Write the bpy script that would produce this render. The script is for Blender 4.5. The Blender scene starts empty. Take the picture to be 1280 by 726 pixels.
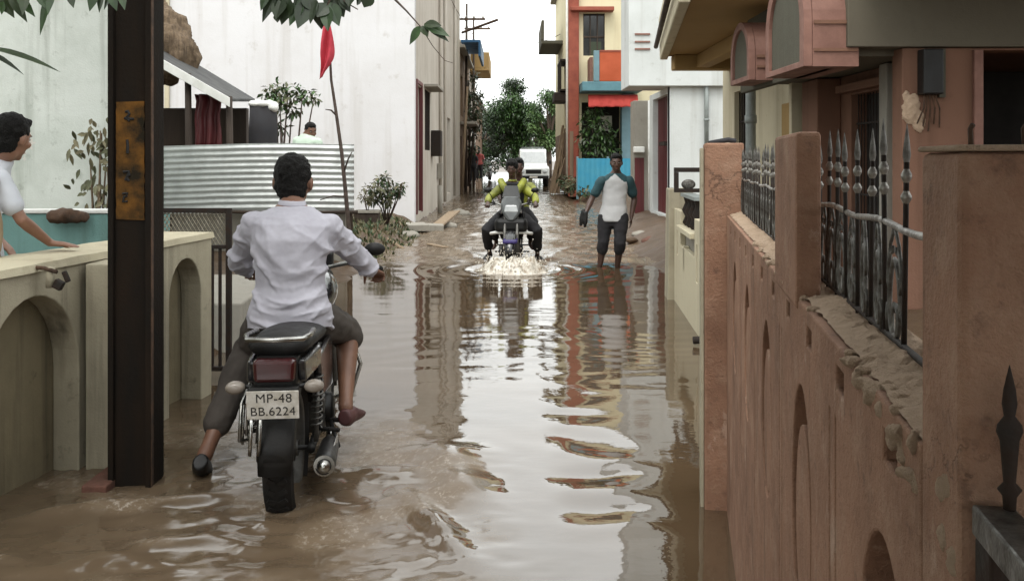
import bpy, bmesh, math, random
import numpy as np
from mathutils import Vector, Matrix, noise as mn
rnd = random.Random(11)
SC = bpy.context.scene
COL = SC.collection
F = 1150.0      # focal length in photograph pixels
H = 1.45        # eye height above the flood water (water level is z = 0)
V = Vector
PI = math.pi

def W(px, py, Y):
    return V(((px-640)/F*Y, Y, H-(py-200)/F*Y))

# ------------------------------------------------------------------ mesh builder
def ring(c, u, v, n):
    return [c+u*math.cos(2*PI*i/n)+v*math.sin(2*PI*i/n) for i in range(n)]

class MB:
    def __init__(s):
        s.v = []; s.f = []; s.m = []
    def add(s, vs, fs, mi=0):
        b = len(s.v)
        s.v += [V(x) for x in vs]
        s.f += [[b+i for i in f] for f in fs]
        s.m += [mi]*len(fs)
        return s
    def box(s, lo, hi, mi=0):
        x0, y0, z0 = lo; x1, y1, z1 = hi
        return s.add([(x0,y0,z0),(x1,y0,z0),(x1,y1,z0),(x0,y1,z0),(x0,y0,z1),(x1,y0,z1),(x1,y1,z1),(x0,y1,z1)],
                     [(0,3,2,1),(4,5,6,7),(0,1,5,4),(1,2,6,5),(2,3,7,6),(3,0,4,7)], mi)
    def obox(s, c, size, R=None, mi=0):
        R = R or Matrix.Identity(3)
        c = V(c); a, b, d = [k/2 for k in size]
        pts = [c+R@V(p) for p in [(-a,-b,-d),(a,-b,-d),(a,b,-d),(-a,b,-d),(-a,-b,d),(a,-b,d),(a,b,d),(-a,b,d)]]
        return s.add(pts, [(0,3,2,1),(4,5,6,7),(0,1,5,4),(1,2,6,5),(2,3,7,6),(3,0,4,7)], mi)
    def hexa(s, p, mi=0):      # 8 corners, bottom four then top four
        return s.add(p, [(0,3,2,1),(4,5,6,7),(0,1,5,4),(1,2,6,5),(2,3,7,6),(3,0,4,7)], mi)
    def loft(s, secs, n=14, mi=0, caps=True):
        vs = []; fs = []
        for c, u, v in secs:
            vs += ring(V(c), V(u), V(v), n)
        k = len(secs)
        for i in range(k-1):
            for j in range(n):
                fs.append((i*n+j, i*n+(j+1) % n, (i+1)*n+(j+1) % n, (i+1)*n+j))
        if caps:
            fs.append(tuple(reversed(range(n)))); fs.append(tuple((k-1)*n+j for j in range(n)))
        return s.add(vs, fs, mi)
    def tube(s, pts, r, n=8, mi=0, caps=True, closed=False):
        pts = [V(p) for p in pts]
        k = len(pts)
        rr = r if isinstance(r, (list, tuple)) else [r]*k
        prev = None; secs = []
        for i in range(k):
            if closed: t = pts[(i+1) % k]-pts[i-1]
            else: t = pts[min(i+1, k-1)]-pts[max(i-1, 0)]
            t.normalize()
            if prev is None:
                a = V((0,0,1)) if abs(t.z) < .9 else V((1,0,0))
                u = t.cross(a).normalized()
            else:
                u = (prev-t*prev.dot(t)).normalized()
            prev = u
            secs.append((pts[i], u*rr[i], t.cross(u)*rr[i]))
        if closed:
            vs = []; fs = []
            for c, u, v in secs: vs += ring(c, u, v, n)
            for i in range(k):
                i2 = (i+1) % k
                for j in range(n):
                    fs.append((i*n+j, i*n+(j+1) % n, i2*n+(j+1) % n, i2*n+j))
            return s.add(vs, fs, mi)
        return s.loft(secs, n, mi, caps)
    def ell(s, c, rad, R=None, nu=16, nv=10, mi=0):
        R = R or Matrix.Identity(3); c = V(c)
        vs = [c+R@V((0,0,-rad[2]))]
        for i in range(1, nv):
            ph = -PI/2+PI*i/nv
            for j in range(nu):
                th = 2*PI*j/nu
                vs.append(c+R@V((rad[0]*math.cos(ph)*math.cos(th), rad[1]*math.cos(ph)*math.sin(th), rad[2]*math.sin(ph))))
        vs.append(c+R@V((0,0,rad[2])))
        fs = []
        for j in range(nu): fs.append((0, 1+(j+1) % nu, 1+j))
        for i in range(nv-2):
            for j in range(nu):
                a = 1+i*nu; fs.append((a+j, a+(j+1) % nu, a+nu+(j+1) % nu, a+nu+j))
        a = 1+(nv-2)*nu
        for j in range(nu): fs.append((a+j, a+(j+1) % nu, len(vs)-1))
        return s.add(vs, fs, mi)
    def limb(s, pr, n=12):      # [(point, radius)...] with round ends
        s.tube([p for p, r in pr], [r for p, r in pr], n)
        for p, r in (pr[0], pr[-1]): s.ell(p, (r*.99,)*3, None, n, 8)
        return s
    def plate(s, O, u, v, nrm, outer, holes=(), t=.02, mi=0):
        """flat sheet in the plane O + a*u + b*v; front face at O, back at O - nrm*t, with holes"""
        O, u, v, nrm = V(O), V(u), V(v), V(nrm)
        bm = bmesh.new()
        for lp in [outer]+list(holes):
            bv = [bm.verts.new((a, b, 0)) for a, b in lp]
            for i in range(len(bv)): bm.edges.new((bv[i], bv[(i+1) % len(bv)]))
        bmesh.ops.triangle_fill(bm, use_beauty=True, edges=bm.edges[:])
        bm.verts.index_update()
        pts = [(w.co.x, w.co.y) for w in bm.verts]
        tri = [[w.index for w in f.verts] for f in bm.faces]
        be = [(e.verts[0].index, e.verts[1].index) for e in bm.edges if len(e.link_faces) == 1]
        bm.free()
        n = len(pts)
        vs = [O+u*a+v*b for a, b in pts]+[O+u*a+v*b-nrm*t for a, b in pts]
        fs = tri+[[n+i for i in reversed(f)] for f in tri]+[(a, b, n+b, n+a) for a, b in be]
        return s.add(vs, fs, mi)
    def lathe(s, c, prof, axis='z', n=20, mi=0, closed=False):   # prof [(r, h)]
        c = V(c); vs = []; fs = []
        for r, h in prof:
            for j in range(n):
                a = 2*PI*j/n; x, y = r*math.cos(a), r*math.sin(a)
                vs.append(c+{'z': V((x,y,h)), 'x': V((h,x,y)), 'y': V((x,h,y))}[axis])
        k = len(prof)
        for i in range(k if closed else k-1):
            i2 = (i+1) % k
            for j in range(n):
                fs.append((i*n+j, i*n+(j+1) % n, i2*n+(j+1) % n, i2*n+j))
        return s.add(vs, fs, mi)
    def mesh(s, name, off=None):
        me = bpy.data.meshes.new(name)
        vs = s.v if off is None else [x-off for x in s.v]
        me.from_pydata([tuple(x) for x in vs], [], s.f)
        me.polygons.foreach_set('material_index', s.m)
        bm = bmesh.new(); bm.from_mesh(me)
        bmesh.ops.recalc_face_normals(bm, faces=bm.faces[:])
        bm.to_mesh(me); bm.free()
        me.update()
        return me
    def build(s, name, mat, parent=None, smooth=False, bevel=0, seg=2, world=True):
        """one mesh object; with a parent, world coordinates are taken relative to the top thing's base"""
        off = None
        if world and parent is not None:
            r = parent
            while r.parent is not None: r = r.parent
            off = r.location.copy()
        me = s.mesh(name, off)
        for m in (mat if isinstance(mat, (list, tuple)) else [mat]): me.materials.append(m)
        if smooth: me.polygons.foreach_set('use_smooth', [True]*len(me.polygons))
        o = bpy.data.objects.new(name, me)
        COL.objects.link(o)
        if parent is not None: o.parent = parent
        if bevel:
            b = o.modifiers.new('Bevel', 'BEVEL'); b.width = bevel; b.segments = seg; b.limit_method = 'ANGLE'; b.angle_limit = .6
        return o

def tag(o, label=None, cat=None, group=None, kind=None):
    if label: o['label'] = label
    if cat: o['category'] = cat
    if group: o['group'] = group
    if kind: o['kind'] = kind
    return o
def thing(name, label, cat, loc=(0,0,0), rz=0, group=None):
    o = bpy.data.objects.new(name, None); COL.objects.link(o)
    o.empty_display_size = .1
    o.location = loc; o.rotation_euler = (0,0,rz)
    return tag(o, label, cat, group)
def copy_part(src, parent, loc=(0,0,0), rot=(0,0,0)):
    c = src.copy(); COL.objects.link(c); c.parent = parent; c.location = loc; c.rotation_euler = rot
    for ch in list(src.children):
        d = ch.copy(); COL.objects.link(d); d.parent = c
    return c

def blob(name, mb, mat, parent, voxel=.01, smooth=4, disp=None, world=True, fac=.5, post=0):
    """one continuous surface grown round overlapping closed shapes (voxel remesh + smoothing)"""
    off = None
    if world and parent is not None:
        r = parent
        while r.parent is not None: r = r.parent
        off = r.location.copy()
    me = mb.mesh('tmp', off)
    ob = bpy.data.objects.new('tmp', me); COL.objects.link(ob)
    m = ob.modifiers.new('r', 'REMESH'); m.mode = 'VOXEL'; m.voxel_size = voxel
    m = ob.modifiers.new('s', 'SMOOTH'); m.iterations = smooth; m.factor = fac
    bpy.context.view_layer.update()
    dg = bpy.context.evaluated_depsgraph_get()
    me2 = bpy.data.meshes.new_from_object(ob.evaluated_get(dg), depsgraph=dg)
    bpy.data.objects.remove(ob); bpy.data.meshes.remove(me)
    if disp:
        me2.update()
        ns = [v.normal.copy() for v in me2.vertices]
        for v, n in zip(me2.vertices, ns):
            v.co = v.co+n*disp(v.co, n)
        if post:
            bm = bmesh.new(); bm.from_mesh(me2)
            for _ in range(post): bmesh.ops.smooth_vert(bm, verts=bm.verts[:], factor=.5, use_axis_x=True, use_axis_y=True, use_axis_z=True)
            bm.to_mesh(me2); bm.free()
    me2.name = name
    me2.materials.clear(); me2.materials.append(mat)
    me2.polygons.foreach_set('use_smooth', [True]*len(me2.polygons))
    o = bpy.data.objects.new(name, me2); COL.objects.link(o)
    if parent is not None: o.parent = parent
    return o

def text_mesh(body, size, M, mat, name, parent, depth=.0015, align='CENTER', world=True):
    cu = bpy.data.curves.new('t', 'FONT'); cu.body = body; cu.size = size; cu.extrude = depth; cu.align_x = align; cu.align_y = 'CENTER'
    cu.space_character = 1.05
    ob = bpy.data.objects.new('t', cu); COL.objects.link(ob)
    bpy.context.view_layer.update()
    dg = bpy.context.evaluated_depsgraph_get()
    me = bpy.data.meshes.new_from_object(ob.evaluated_get(dg), depsgraph=dg)
    bpy.data.objects.remove(ob)
    me.transform(M); me.materials.clear(); me.materials.append(mat)
    o = bpy.data.objects.new(name, me); COL.objects.link(o)
    o.parent = parent
    return o

# ------------------------------------------------------------------ materials
def _nt(name):
    m = bpy.data.materials.new(name); m.use_nodes = True
    nt = m.node_tree
    return m, nt, nt.nodes['Principled BSDF']
def _n(nt, t, **kw):
    n = nt.nodes.new(t)
    for k, v in kw.items():
        if k in n.inputs.keys() if hasattr(n.inputs, 'keys') else False: n.inputs[k].default_value = v
        else: setattr(n, k, v)
    return n
def rgba(c): return (c[0], c[1], c[2], 1)
def noise_node(nt, tc, scale, detail=5, rough=.6, stretch=(1,1,1)):
    mp = nt.nodes.new('ShaderNodeMapping'); mp.inputs['Scale'].default_value = stretch
    nt.links.new(tc.outputs['Object'], mp.inputs['Vector'])
    n = nt.nodes.new('ShaderNodeTexNoise'); n.inputs['Scale'].default_value = scale
    n.inputs['Detail'].default_value = detail; n.inputs['Roughness'].default_value = rough
    nt.links.new(mp.outputs['Vector'], n.inputs['Vector'])
    return n
def ramp_node(nt, src, a, b, ca=(0,0,0), cb=(1,1,1)):
    r = nt.nodes.new('ShaderNodeValToRGB')
    r.color_ramp.elements[0].position = a; r.color_ramp.elements[0].color = rgba(ca)
    r.color_ramp.elements[1].position = b; r.color_ramp.elements[1].color = rgba(cb)
    nt.links.new(src, r.inputs['Fac'])
    return r
def mix_node(nt, fac, a, b):
    m = nt.nodes.new('ShaderNodeMix'); m.data_type = 'RGBA'
    for s, i in ((fac, 0), (a, 6), (b, 7)):
        if hasattr(s, 'is_output'): nt.links.new(s, m.inputs[i])
        elif i == 0: m.inputs[0].default_value = s
        else: m.inputs[i].default_value = rgba(s)
    return m.outputs[2]
def bump_node(nt, h, p, strength, dist=.01):
    b = nt.nodes.new('ShaderNodeBump'); b.inputs['Strength'].default_value = strength; b.inputs['Distance'].default_value = dist
    nt.links.new(h, b.inputs['Height']); nt.links.new(b.outputs['Normal'], p.inputs['Normal'])
    return b
def pm(name, c1, c2=None, scale=8., rough=.7, bump=.15, metal=0., fine=60., lo=.35, hi=.65, stretch=(1,1,1), coat=0., bdist=.01, spec=None):
    """paint, metal, cloth, wood: two tones over noise, roughness variation and a fine bump"""
    m, nt, p = _nt(name)
    c2 = c2 or tuple(k*.75 for k in c1)
    tc = nt.nodes.new('ShaderNodeTexCoord')
    n1 = noise_node(nt, tc, scale, 6, .62, stretch)
    r = ramp_node(nt, n1.outputs['Fac'], lo, hi, c1, c2)
    nt.links.new(r.outputs['Color'], p.inputs['Base Color'])
    n2 = noise_node(nt, tc, fine, 3)
    rr = ramp_node(nt, n1.outputs['Fac'], .3, .7, (max(rough-.12, .03),)*3, (min(rough+.12, 1),)*3)
    nt.links.new(rr.outputs['Color'], p.inputs['Roughness'])
    p.inputs['Metallic'].default_value = metal
    if spec is not None: p.inputs['Specular IOR Level'].default_value = spec
    if coat: p.inputs['Coat Weight'].default_value = coat
    if bump: bump_node(nt, n2.outputs['Fac'], p, bump, bdist)
    return m
def plaster(name, c, dirt, stain, scale=1., amt=.5, streak=.5, rough=.85, bump=.35, patch=None):
    """painted plaster with blotches, rain streaks, peeled patches and a coarse + fine bump"""
    m, nt, p = _nt(name)
    tc = nt.nodes.new('ShaderNodeTexCoord')
    big = noise_node(nt, tc, .9*scale, 7, .65)
    mid = noise_node(nt, tc, 5*scale, 6, .7)
    st = noise_node(nt, tc, 1.0*scale, 5, .6, (5,5,.28))
    fine = noise_node(nt, tc, 55*scale, 4, .7)
    f1 = ramp_node(nt, big.outputs['Fac'], .42, .78, (0,0,0), (amt,)*3)
    col = mix_node(nt, f1.outputs['Color'], c, dirt)
    f2 = ramp_node(nt, st.outputs['Fac'], .52, .8, (0,0,0), (streak,)*3)
    col = mix_node(nt, f2.outputs['Color'], col, stain)
    f3 = ramp_node(nt, mid.outputs['Fac'], .6, .72, (0,0,0), (amt*.6,)*3)
    col = mix_node(nt, f3.outputs['Color'], col, stain)
    if patch:
        pn = noise_node(nt, tc, 1.7*scale, 8, .7)
        f4 = ramp_node(nt, pn.outputs['Fac'], .64, .66)
        col = mix_node(nt, f4.outputs['Color'], col, patch)
    nt.links.new(col, p.inputs['Base Color'])
    p.inputs['Roughness'].default_value = rough; p.inputs['Specular IOR Level'].default_value = .2
    add = nt.nodes.new('ShaderNodeMath'); add.operation = 'MULTIPLY_ADD'
    nt.links.new(mid.outputs['Fac'], add.inputs[0]); add.inputs[1].default_value = 2.; nt.links.new(fine.outputs['Fac'], add.inputs[2])
    bump_node(nt, add.outputs[0], p, bump, .008)
    return m
def leafmat(name, c1, c2, rough=.45):
    m, nt, p = _nt(name)
    tc = nt.nodes.new('ShaderNodeTexCoord')
    n1 = noise_node(nt, tc, 2.2, 3)
    n2 = noise_node(nt, tc, 16., 3)
    r = ramp_node(nt, n1.outputs['Fac'], .35, .65, c1, c2)
    r2 = ramp_node(nt, n2.outputs['Fac'], .3, .7, (.65,)*3, (1.25,)*3)
    mx = nt.nodes.new('ShaderNodeMix'); mx.data_type = 'RGBA'; mx.blend_type = 'MULTIPLY'; mx.inputs[0].default_value = 1
    nt.links.new(r.outputs['Color'], mx.inputs[6]); nt.links.new(r2.outputs['Color'], mx.inputs[7])
    nt.links.new(mx.outputs[2], p.inputs['Base Color'])
    p.inputs['Roughness'].default_value = rough
    return m

M = {}
M['mint'] = plaster('mint_plaster', (.61,.645,.60), (.36,.40,.35), (.20,.22,.18), 1.3, .9, .85, .85, .35, (.55,.52,.47))
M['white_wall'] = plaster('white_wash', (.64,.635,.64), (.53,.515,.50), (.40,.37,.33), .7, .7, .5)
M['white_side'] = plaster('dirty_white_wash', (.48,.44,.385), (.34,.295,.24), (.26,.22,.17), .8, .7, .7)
M['cool_white'] = plaster('cool_white_wash', (.60,.625,.615), (.46,.48,.46), (.30,.29,.25), .9, .8, .6)
M['cream'] = plaster('cream_plaster', (.40,.36,.265), (.23,.205,.15), (.06,.052,.038), 1.6, .9, .95)
M['cream_pale'] = plaster('pale_cream_paint', (.52,.47,.34), (.42,.36,.25), (.22,.17,.11), 1.2, .5, .5)
M['niche'] = plaster('dark_niche_plaster', (.22,.185,.115), (.11,.092,.06), (.03,.026,.02), 1.6, .95, .95)  # darker base than the wall face, heavily stained
def worn_pink(name):
    """sun-bleached pink lime wash: blotches, dark rain drips, chalky scuffs, hairline cracks"""
    m, nt, p = _nt(name)
    tc = nt.nodes.new('ShaderNodeTexCoord')
    n = lambda *a, **k: noise_node(nt, tc, *a, **k).outputs['Fac']
    col = mix_node(nt, ramp_node(nt, n(3.2, 7, .68), .36, .66).outputs['Color'], (.335,.188,.122), (.205,.112,.072))
    col = mix_node(nt, ramp_node(nt, n(9., 6, .72), .50, .72, (0,0,0), (.75,)*3).outputs['Color'], col, (.38,.25,.175))
    col = mix_node(nt, ramp_node(nt, n(2.2, 6, .7, (4,4,.8)), .54, .74, (0,0,0), (.55,)*3).outputs['Color'], col, (.085,.052,.037))
    col = mix_node(nt, ramp_node(nt, n(4.2, 8, .75, (1.3,1.3,.8)), .60, .66, (0,0,0), (.7,)*3).outputs['Color'], col, (.44,.31,.235))
    col = mix_node(nt, ramp_node(nt, n(30., 5, .7), .58, .70, (0,0,0), (.6,)*3).outputs['Color'], col, (.12,.07,.05))
    vo = nt.nodes.new('ShaderNodeTexVoronoi'); vo.feature = 'DISTANCE_TO_EDGE'; vo.inputs['Scale'].default_value = 3.4
    wn = noise_node(nt, tc, 7., 6, .7)
    va = nt.nodes.new('ShaderNodeVectorMath'); va.operation = 'MULTIPLY_ADD'
    nt.links.new(wn.outputs['Color'], va.inputs[0]); va.inputs[1].default_value = (.28,.28,.28); nt.links.new(tc.outputs['Object'], va.inputs[2])
    nt.links.new(va.outputs['Vector'], vo.inputs['Vector'])
    cr = ramp_node(nt, vo.outputs['Distance'], .0, .012, (.7,)*3, (0,0,0))
    cm = nt.nodes.new('ShaderNodeMath'); cm.operation = 'MULTIPLY'; nt.links.new(cr.outputs['Color'], cm.inputs[0])
    nt.links.new(ramp_node(nt, n(1.3, 4), .50, .60).outputs['Color'], cm.inputs[1])
    col = mix_node(nt, cm.outputs[0], col, (.06,.038,.028))
    nt.links.new(col, p.inputs['Base Color'])
    p.inputs['Roughness'].default_value = .8; p.inputs['Specular IOR Level'].default_value = .25
    ad = nt.nodes.new('ShaderNodeMath'); ad.operation = 'MULTIPLY_ADD'
    nt.links.new(n(14., 8, .75), ad.inputs[0]); ad.inputs[1].default_value = 2.2; nt.links.new(n(110., 4, .7), ad.inputs[2])
    sb_ = nt.nodes.new('ShaderNodeMath'); sb_.operation = 'SUBTRACT'; nt.links.new(ad.outputs[0], sb_.inputs[0]); nt.links.new(cm.outputs[0], sb_.inputs[1])
    bump_node(nt, sb_.outputs[0], p, .75, .006)
    return m
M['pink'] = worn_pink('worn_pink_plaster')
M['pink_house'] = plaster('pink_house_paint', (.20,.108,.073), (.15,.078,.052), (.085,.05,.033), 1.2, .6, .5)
M['pink_red'] = pm('rose_paint', (.25,.125,.092), (.18,.088,.066), 5, .7, .2)
M['greygreen'] = plaster('grey_green_paint', (.10,.095,.072), (.075,.07,.054), (.12,.12,.09), 1.5, .6, .5)
M['soffit'] = plaster('grey_soffit', (.13,.115,.085), (.1,.085,.065), (.1,.09,.07), 1.5, .6, .2)
M['tan'] = plaster('tan_paint', (.34,.225,.095), (.27,.175,.075), (.24,.16,.08), 1.5, .5, .3)
M['mortar'] = plaster('broken_mortar', (.62,.46,.33), (.46,.325,.22), (.28,.18,.12), 9, .8, .3, .95, 1.)
M['cement'] = plaster('cement', (.30,.28,.24), (.22,.2,.17), (.13,.12,.1), 3, .6, .4)
M['teal'] = plaster('teal_paint', (.17,.31,.29), (.14,.25,.23), (.10,.15,.13), 1.6, .7, .6)
M['yellow_wall'] = plaster('yellow_cream_paint', (.68,.62,.42), (.58,.51,.33), (.4,.3,.17), .8, .5, .4)
M['orange'] = pm('orange_paint', (.46,.085,.025), (.38,.07,.02), 2, .7, .1)
M['redbrown'] = pm('red_brown_paint', (.30,.07,.035), (.22,.05,.03), 3, .7, .1)
M['redcloth'] = pm('red_awning', (.40,.04,.028), (.30,.03,.022), 4, .8, .15)
M['maroon'] = pm('maroon_paint', (.13,.022,.025), (.08,.015,.016), 4, .5, .1, stretch=(4,4,.3))
M['bluegrey'] = pm('blue_grey_paint', (.16,.27,.31), (.13,.22,.25), 3, .7, .1)
M['tealslab'] = pm('teal_slab_paint', (.10,.23,.27), (.08,.18,.21), 3, .7, .1)
M['cyan'] = pm('cyan_sheet', (.05,.27,.38), (.025,.24,.38), 2, .5, .1)
M['brownwall'] = plaster('brown_wall', (.22,.15,.10), (.15,.1,.07), (.07,.05,.04), 1., .7, .7)
M['darkin'] = pm('dark_room', (.03,.026,.022), (.02,.018,.016), 2, .9, 0)
M['glass'] = pm('dusty_glass', (.02,.022,.022), (.035,.035,.032), 3, .15, 0)
M['darkwood'] = pm('dark_wood', (.055,.035,.022), (.03,.02,.014), 3, .75, .4, stretch=(1,1,.1))
M['wood'] = pm('weathered_wood', (.30,.22,.14), (.18,.13,.085), 4, .85, .5, stretch=(6,6,.5))
M['straw'] = pm('old_thatch', (.20,.14,.085), (.09,.062,.04), 7, .95, .8, stretch=(4,4,.6), bdist=.03)
M['rooftin'] = pm('grey_roof_sheet', (.065,.066,.064), (.04,.04,.04), 3, .7, .2)
M['whitetrim'] = pm('white_trim', (.78,.78,.75), (.66,.66,.62), 6, .6, .1)
M['galv'] = pm('galvanised_sheet', (.66,.68,.67), (.52,.54,.53), 4, .55, .1, .45)
M['pole'] = pm('weathered_dark_steel', (.009,.0075,.006), (.018,.012,.008), 3, .85, .3, 0, stretch=(3,3,.6), spec=.12)
M['rustedge'] = pm('rusty_edge', (.09,.045,.022), (.035,.022,.014), 12, .85, .4)
M['ochre'] = pm('faded_ochre_paint', (.15,.066,.012), (.018,.014,.008), 7, .8, .25, lo=.38, hi=.60, spec=.15)
M['blackpaint'] = pm('black_marking_paint', (.012,.011,.01), None, 8, .8, 0)
M['iron'] = pm('dark_iron', (.02,.018,.016), (.03,.017,.011), 30, .7, .3, 0, spec=.25)
M['ironlight'] = pm('mid_iron', (.17,.165,.15), (.05,.042,.035), 45, .5, .3, .5)  # mid-tone iron; spear tips carry their highlight in this colour
M['ironbright'] = pm('highlit_iron', (.34,.33,.30), (.13,.115,.1), 55, .4, .3, .6)  # lighter iron, painting metal highlights onto rail and knobs
M['galvpipe'] = pm('grey_pipe', (.26,.29,.28), (.2,.22,.21), 5, .5, .1, .1)
M['mesh'] = pm('wire_mesh', (.34,.31,.24), (.2,.17,.12), 20, .6, .1, .4)
M['brick'] = pm('red_brick', (.15,.065,.045), (.09,.045,.03), 14, .9, .5)
M['mud'] = plaster('wet_mud', (.10,.064,.038), (.065,.043,.026), (.13,.095,.06), 2., .8, 0, .38, 1.)
M['skin'] = pm('brown_skin', (.175,.085,.05), (.13,.062,.038), 9, .5, .08, fine=180)
M['skinboy'] = pm('boy_skin', (.27,.14,.09), (.21,.105,.066), 9, .5, .08, fine=180)
M['skindark'] = pm('dark_skin', (.085,.043,.030), (.06,.031,.022), 9, .45, .08, fine=180)
M['hair'] = pm('black_hair', (.006,.0055,.005), (.010,.009,.008), 40, .6, .9, fine=140, bdist=.02, spec=.18)
M['shirt'] = pm('lilac_white_cotton', (.42,.41,.455), (.35,.34,.38), 4, .85, .12, fine=300)
M['schoolshirt'] = pm('white_school_cotton', (.58,.60,.64), (.5,.52,.56), 4, .85, .12, fine=300)
M['greyshirt'] = pm('pale_grey_jersey', (.5,.5,.5), (.42,.42,.42), 4, .85, .12, fine=300)
M['mintshirt'] = pm('pale_green_cotton', (.55,.66,.55), (.46,.56,.46), 4, .85, .1)
M['tealcloth'] = pm('dark_teal_jersey', (.022,.06,.07), (.015,.045,.05), 4, .85, .1)
M['neon'] = pm('yellow_green_jacket', (.30,.32,.035), (.045,.05,.02), 4, .6, .15)
M['darkcloth'] = pm('dark_cloth', (.018,.018,.022), (.028,.026,.028), 5, .85, .2)
M['blackcloth'] = pm('black_cloth', (.010,.010,.012), (.018,.016,.018), 5, .9, .2)
M['olive'] = pm('grey_olive_cloth', (.10,.10,.085), (.07,.07,.06), 5, .88, .2)
M['brownpants'] = pm('brown_cloth', (.058,.047,.038), (.038,.031,.026), 5, .88, .2)
M['khaki'] = pm('khaki_cloth', (.30,.225,.135), (.23,.17,.10), 5, .88, .2)
M['pinkcloth'] = pm('red_pink_cloth', (.42,.10,.09), (.33,.075,.07), 4, .85, .2)
M['flag'] = pm('crimson_flag', (.56,.05,.075), (.45,.035,.055), 6, .8, .2)
M['sandal'] = pm('maroon_sandal', (.075,.022,.022), (.05,.016,.016), 8, .6, .1)
M['black'] = pm('black_plastic', (.008,.008,.008), (.014,.013,.012), 8, .45, .1, spec=.3)
M['bikeblack'] = pm('black_gloss_paint', (.012,.012,.014), (.018,.017,.018), 4, .22, .03, coat=.6)
M['seat'] = pm('black_vinyl', (.009,.009,.009), (.014,.013,.012), 12, .5, .3, fine=220, spec=.3)
M['rubber'] = pm('tyre_rubber', (.010,.0095,.009), (.02,.017,.015), 14, .85, .3, spec=.25)
M['chrome'] = pm('chrome', (.42,.42,.40), (.25,.24,.22), 14, .28, .03, 1.)
M['alloy'] = pm('dull_alloy', (.16,.155,.145), (.09,.085,.075), 12, .5, .2, .7)
M['taillens'] = pm('red_lens', (.045,.005,.006), (.028,.004,.005), 6, .14, .02, coat=.5)
M['amberlens'] = pm('pale_indicator_lens', (.26,.23,.20), (.19,.16,.13), 6, .2, .02)
M['plate'] = pm('grubby_white_plate', (.62,.60,.56), (.42,.39,.33), 24, .45, .05)
M['plateink'] = pm('black_plate_ink', (.02,.018,.016), None, 30, .6, 0)
M['silverpaint'] = pm('silver_paint', (.17,.18,.18), (.10,.105,.105), 4, .3, .03, .3)
M['purple'] = pm('violet_paint', (.035,.02,.16), (.025,.014,.10), 4, .3, .03)
M['carwhite'] = pm('car_white', (.70,.72,.70), (.58,.6,.57), 3, .25, .02, coat=.4)
M['headlens'] = pm('headlamp_glass', (.5,.52,.52), (.4,.42,.42), 8, .12, 0)
M['bark'] = pm('bark', (.12,.085,.06), (.06,.044,.032), 6, .95, .9, stretch=(5,5,.8), bdist=.02)
M['stick'] = pm('thin_bark', (.10,.07,.055), (.05,.036,.03), 12, .9, .4)
M['eyewhite'] = pm('eye_white', (.42,.38,.34), (.36,.32,.28), 8, .3, 0)
M['leaf1'] = leafmat('leaf_dark', (.020,.045,.012), (.035,.075,.02))
M['leaf2'] = leafmat('leaf_mid', (.040,.090,.022), (.065,.13,.03))
M['leaf3'] = leafmat('leaf_pale', (.09,.16,.05), (.13,.2,.07))
M['leafdry'] = leafmat('leaf_dry', (.12,.115,.06), (.2,.17,.10), .8)
M['leafdark'] = leafmat('leaf_backlit_dark', (.016,.028,.010), (.028,.045,.014))
M['leafolive'] = leafmat('leaf_olive', (.075,.085,.04), (.12,.115,.06), .7)
M['bluetarp'] = pm('blue_tarp', (.03,.13,.28), (.025,.1,.2), 3, .6, .2)
# ------------------------------------------------------------------ camera, sky, sun
cam = bpy.data.cameras.new('camera'); camo = bpy.data.objects.new('camera', cam); COL.objects.link(camo)
camo.location = (0,0,H); camo.rotation_euler = (PI/2,0,0)
cam.sensor_width = 36; cam.lens = F/1280*36; cam.shift_y = (200-363)/1280
cam.clip_start = .02; cam.clip_end = 2000
SC.camera = camo
wd = bpy.data.worlds.new('World'); SC.world = wd; wd.use_nodes = True
nt = wd.node_tree; bg = nt.nodes['Background']
sky = nt.nodes.new('ShaderNodeTexSky'); sky.sky_type = 'NISHITA'; sky.sun_disc = False
SUN_EL, SUN_AZ = math.radians(58), math.radians(200)
sky.sun_elevation = SUN_EL; sky.sun_rotation = SUN_AZ; sky.air_density = 1.6; sky.dust_density = 5.; sky.ozone_density = 1.
hs = nt.nodes.new('ShaderNodeHueSaturation'); hs.inputs['Saturation'].default_value = .13; hs.inputs['Value'].default_value = 1.
nt.links.new(sky.outputs['Color'], hs.inputs['Color'])
mxw = nt.nodes.new('ShaderNodeMix'); mxw.data_type = 'RGBA'; mxw.inputs[0].default_value = .8      # closed cloud deck over the clear sky
mxw.inputs[7].default_value = (6.6,6.8,6.7,1)
nt.links.new(hs.outputs['Color'], mxw.inputs[6]); nt.links.new(mxw.outputs[2], bg.inputs['Color'])
bg.inputs['Strength'].default_value = .15
sl = bpy.data.lights.new('sun', 'SUN'); sl.energy = .5; sl.angle = math.radians(25); sl.color = (1,.96,.9)
so = bpy.data.objects.new('sun', sl); COL.objects.link(so)
# direction the light comes from (azimuth measured like the sky: 0 = +Y, clockwise)
d = V((math.sin(SUN_AZ)*math.cos(SUN_EL), math.cos(SUN_AZ)*math.cos(SUN_EL), math.sin(SUN_EL)))
so.rotation_euler = d.to_track_quat('Z', 'Y').to_euler()
so.location = d*30
SC.view_settings.view_transform = 'Standard'; SC.view_settings.look = 'None'; SC.view_settings.gamma = 1; SC.view_settings.use_curve_mapping = False
SC.view_settings.exposure = 1.2
SC.render.engine = 'CYCLES'
SC.cycles.use_denoising = True
SC.cycles.max_bounces = 8; SC.cycles.diffuse_bounces = 4; SC.cycles.glossy_bounces = 3; SC.cycles.transmission_bounces = 2

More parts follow.
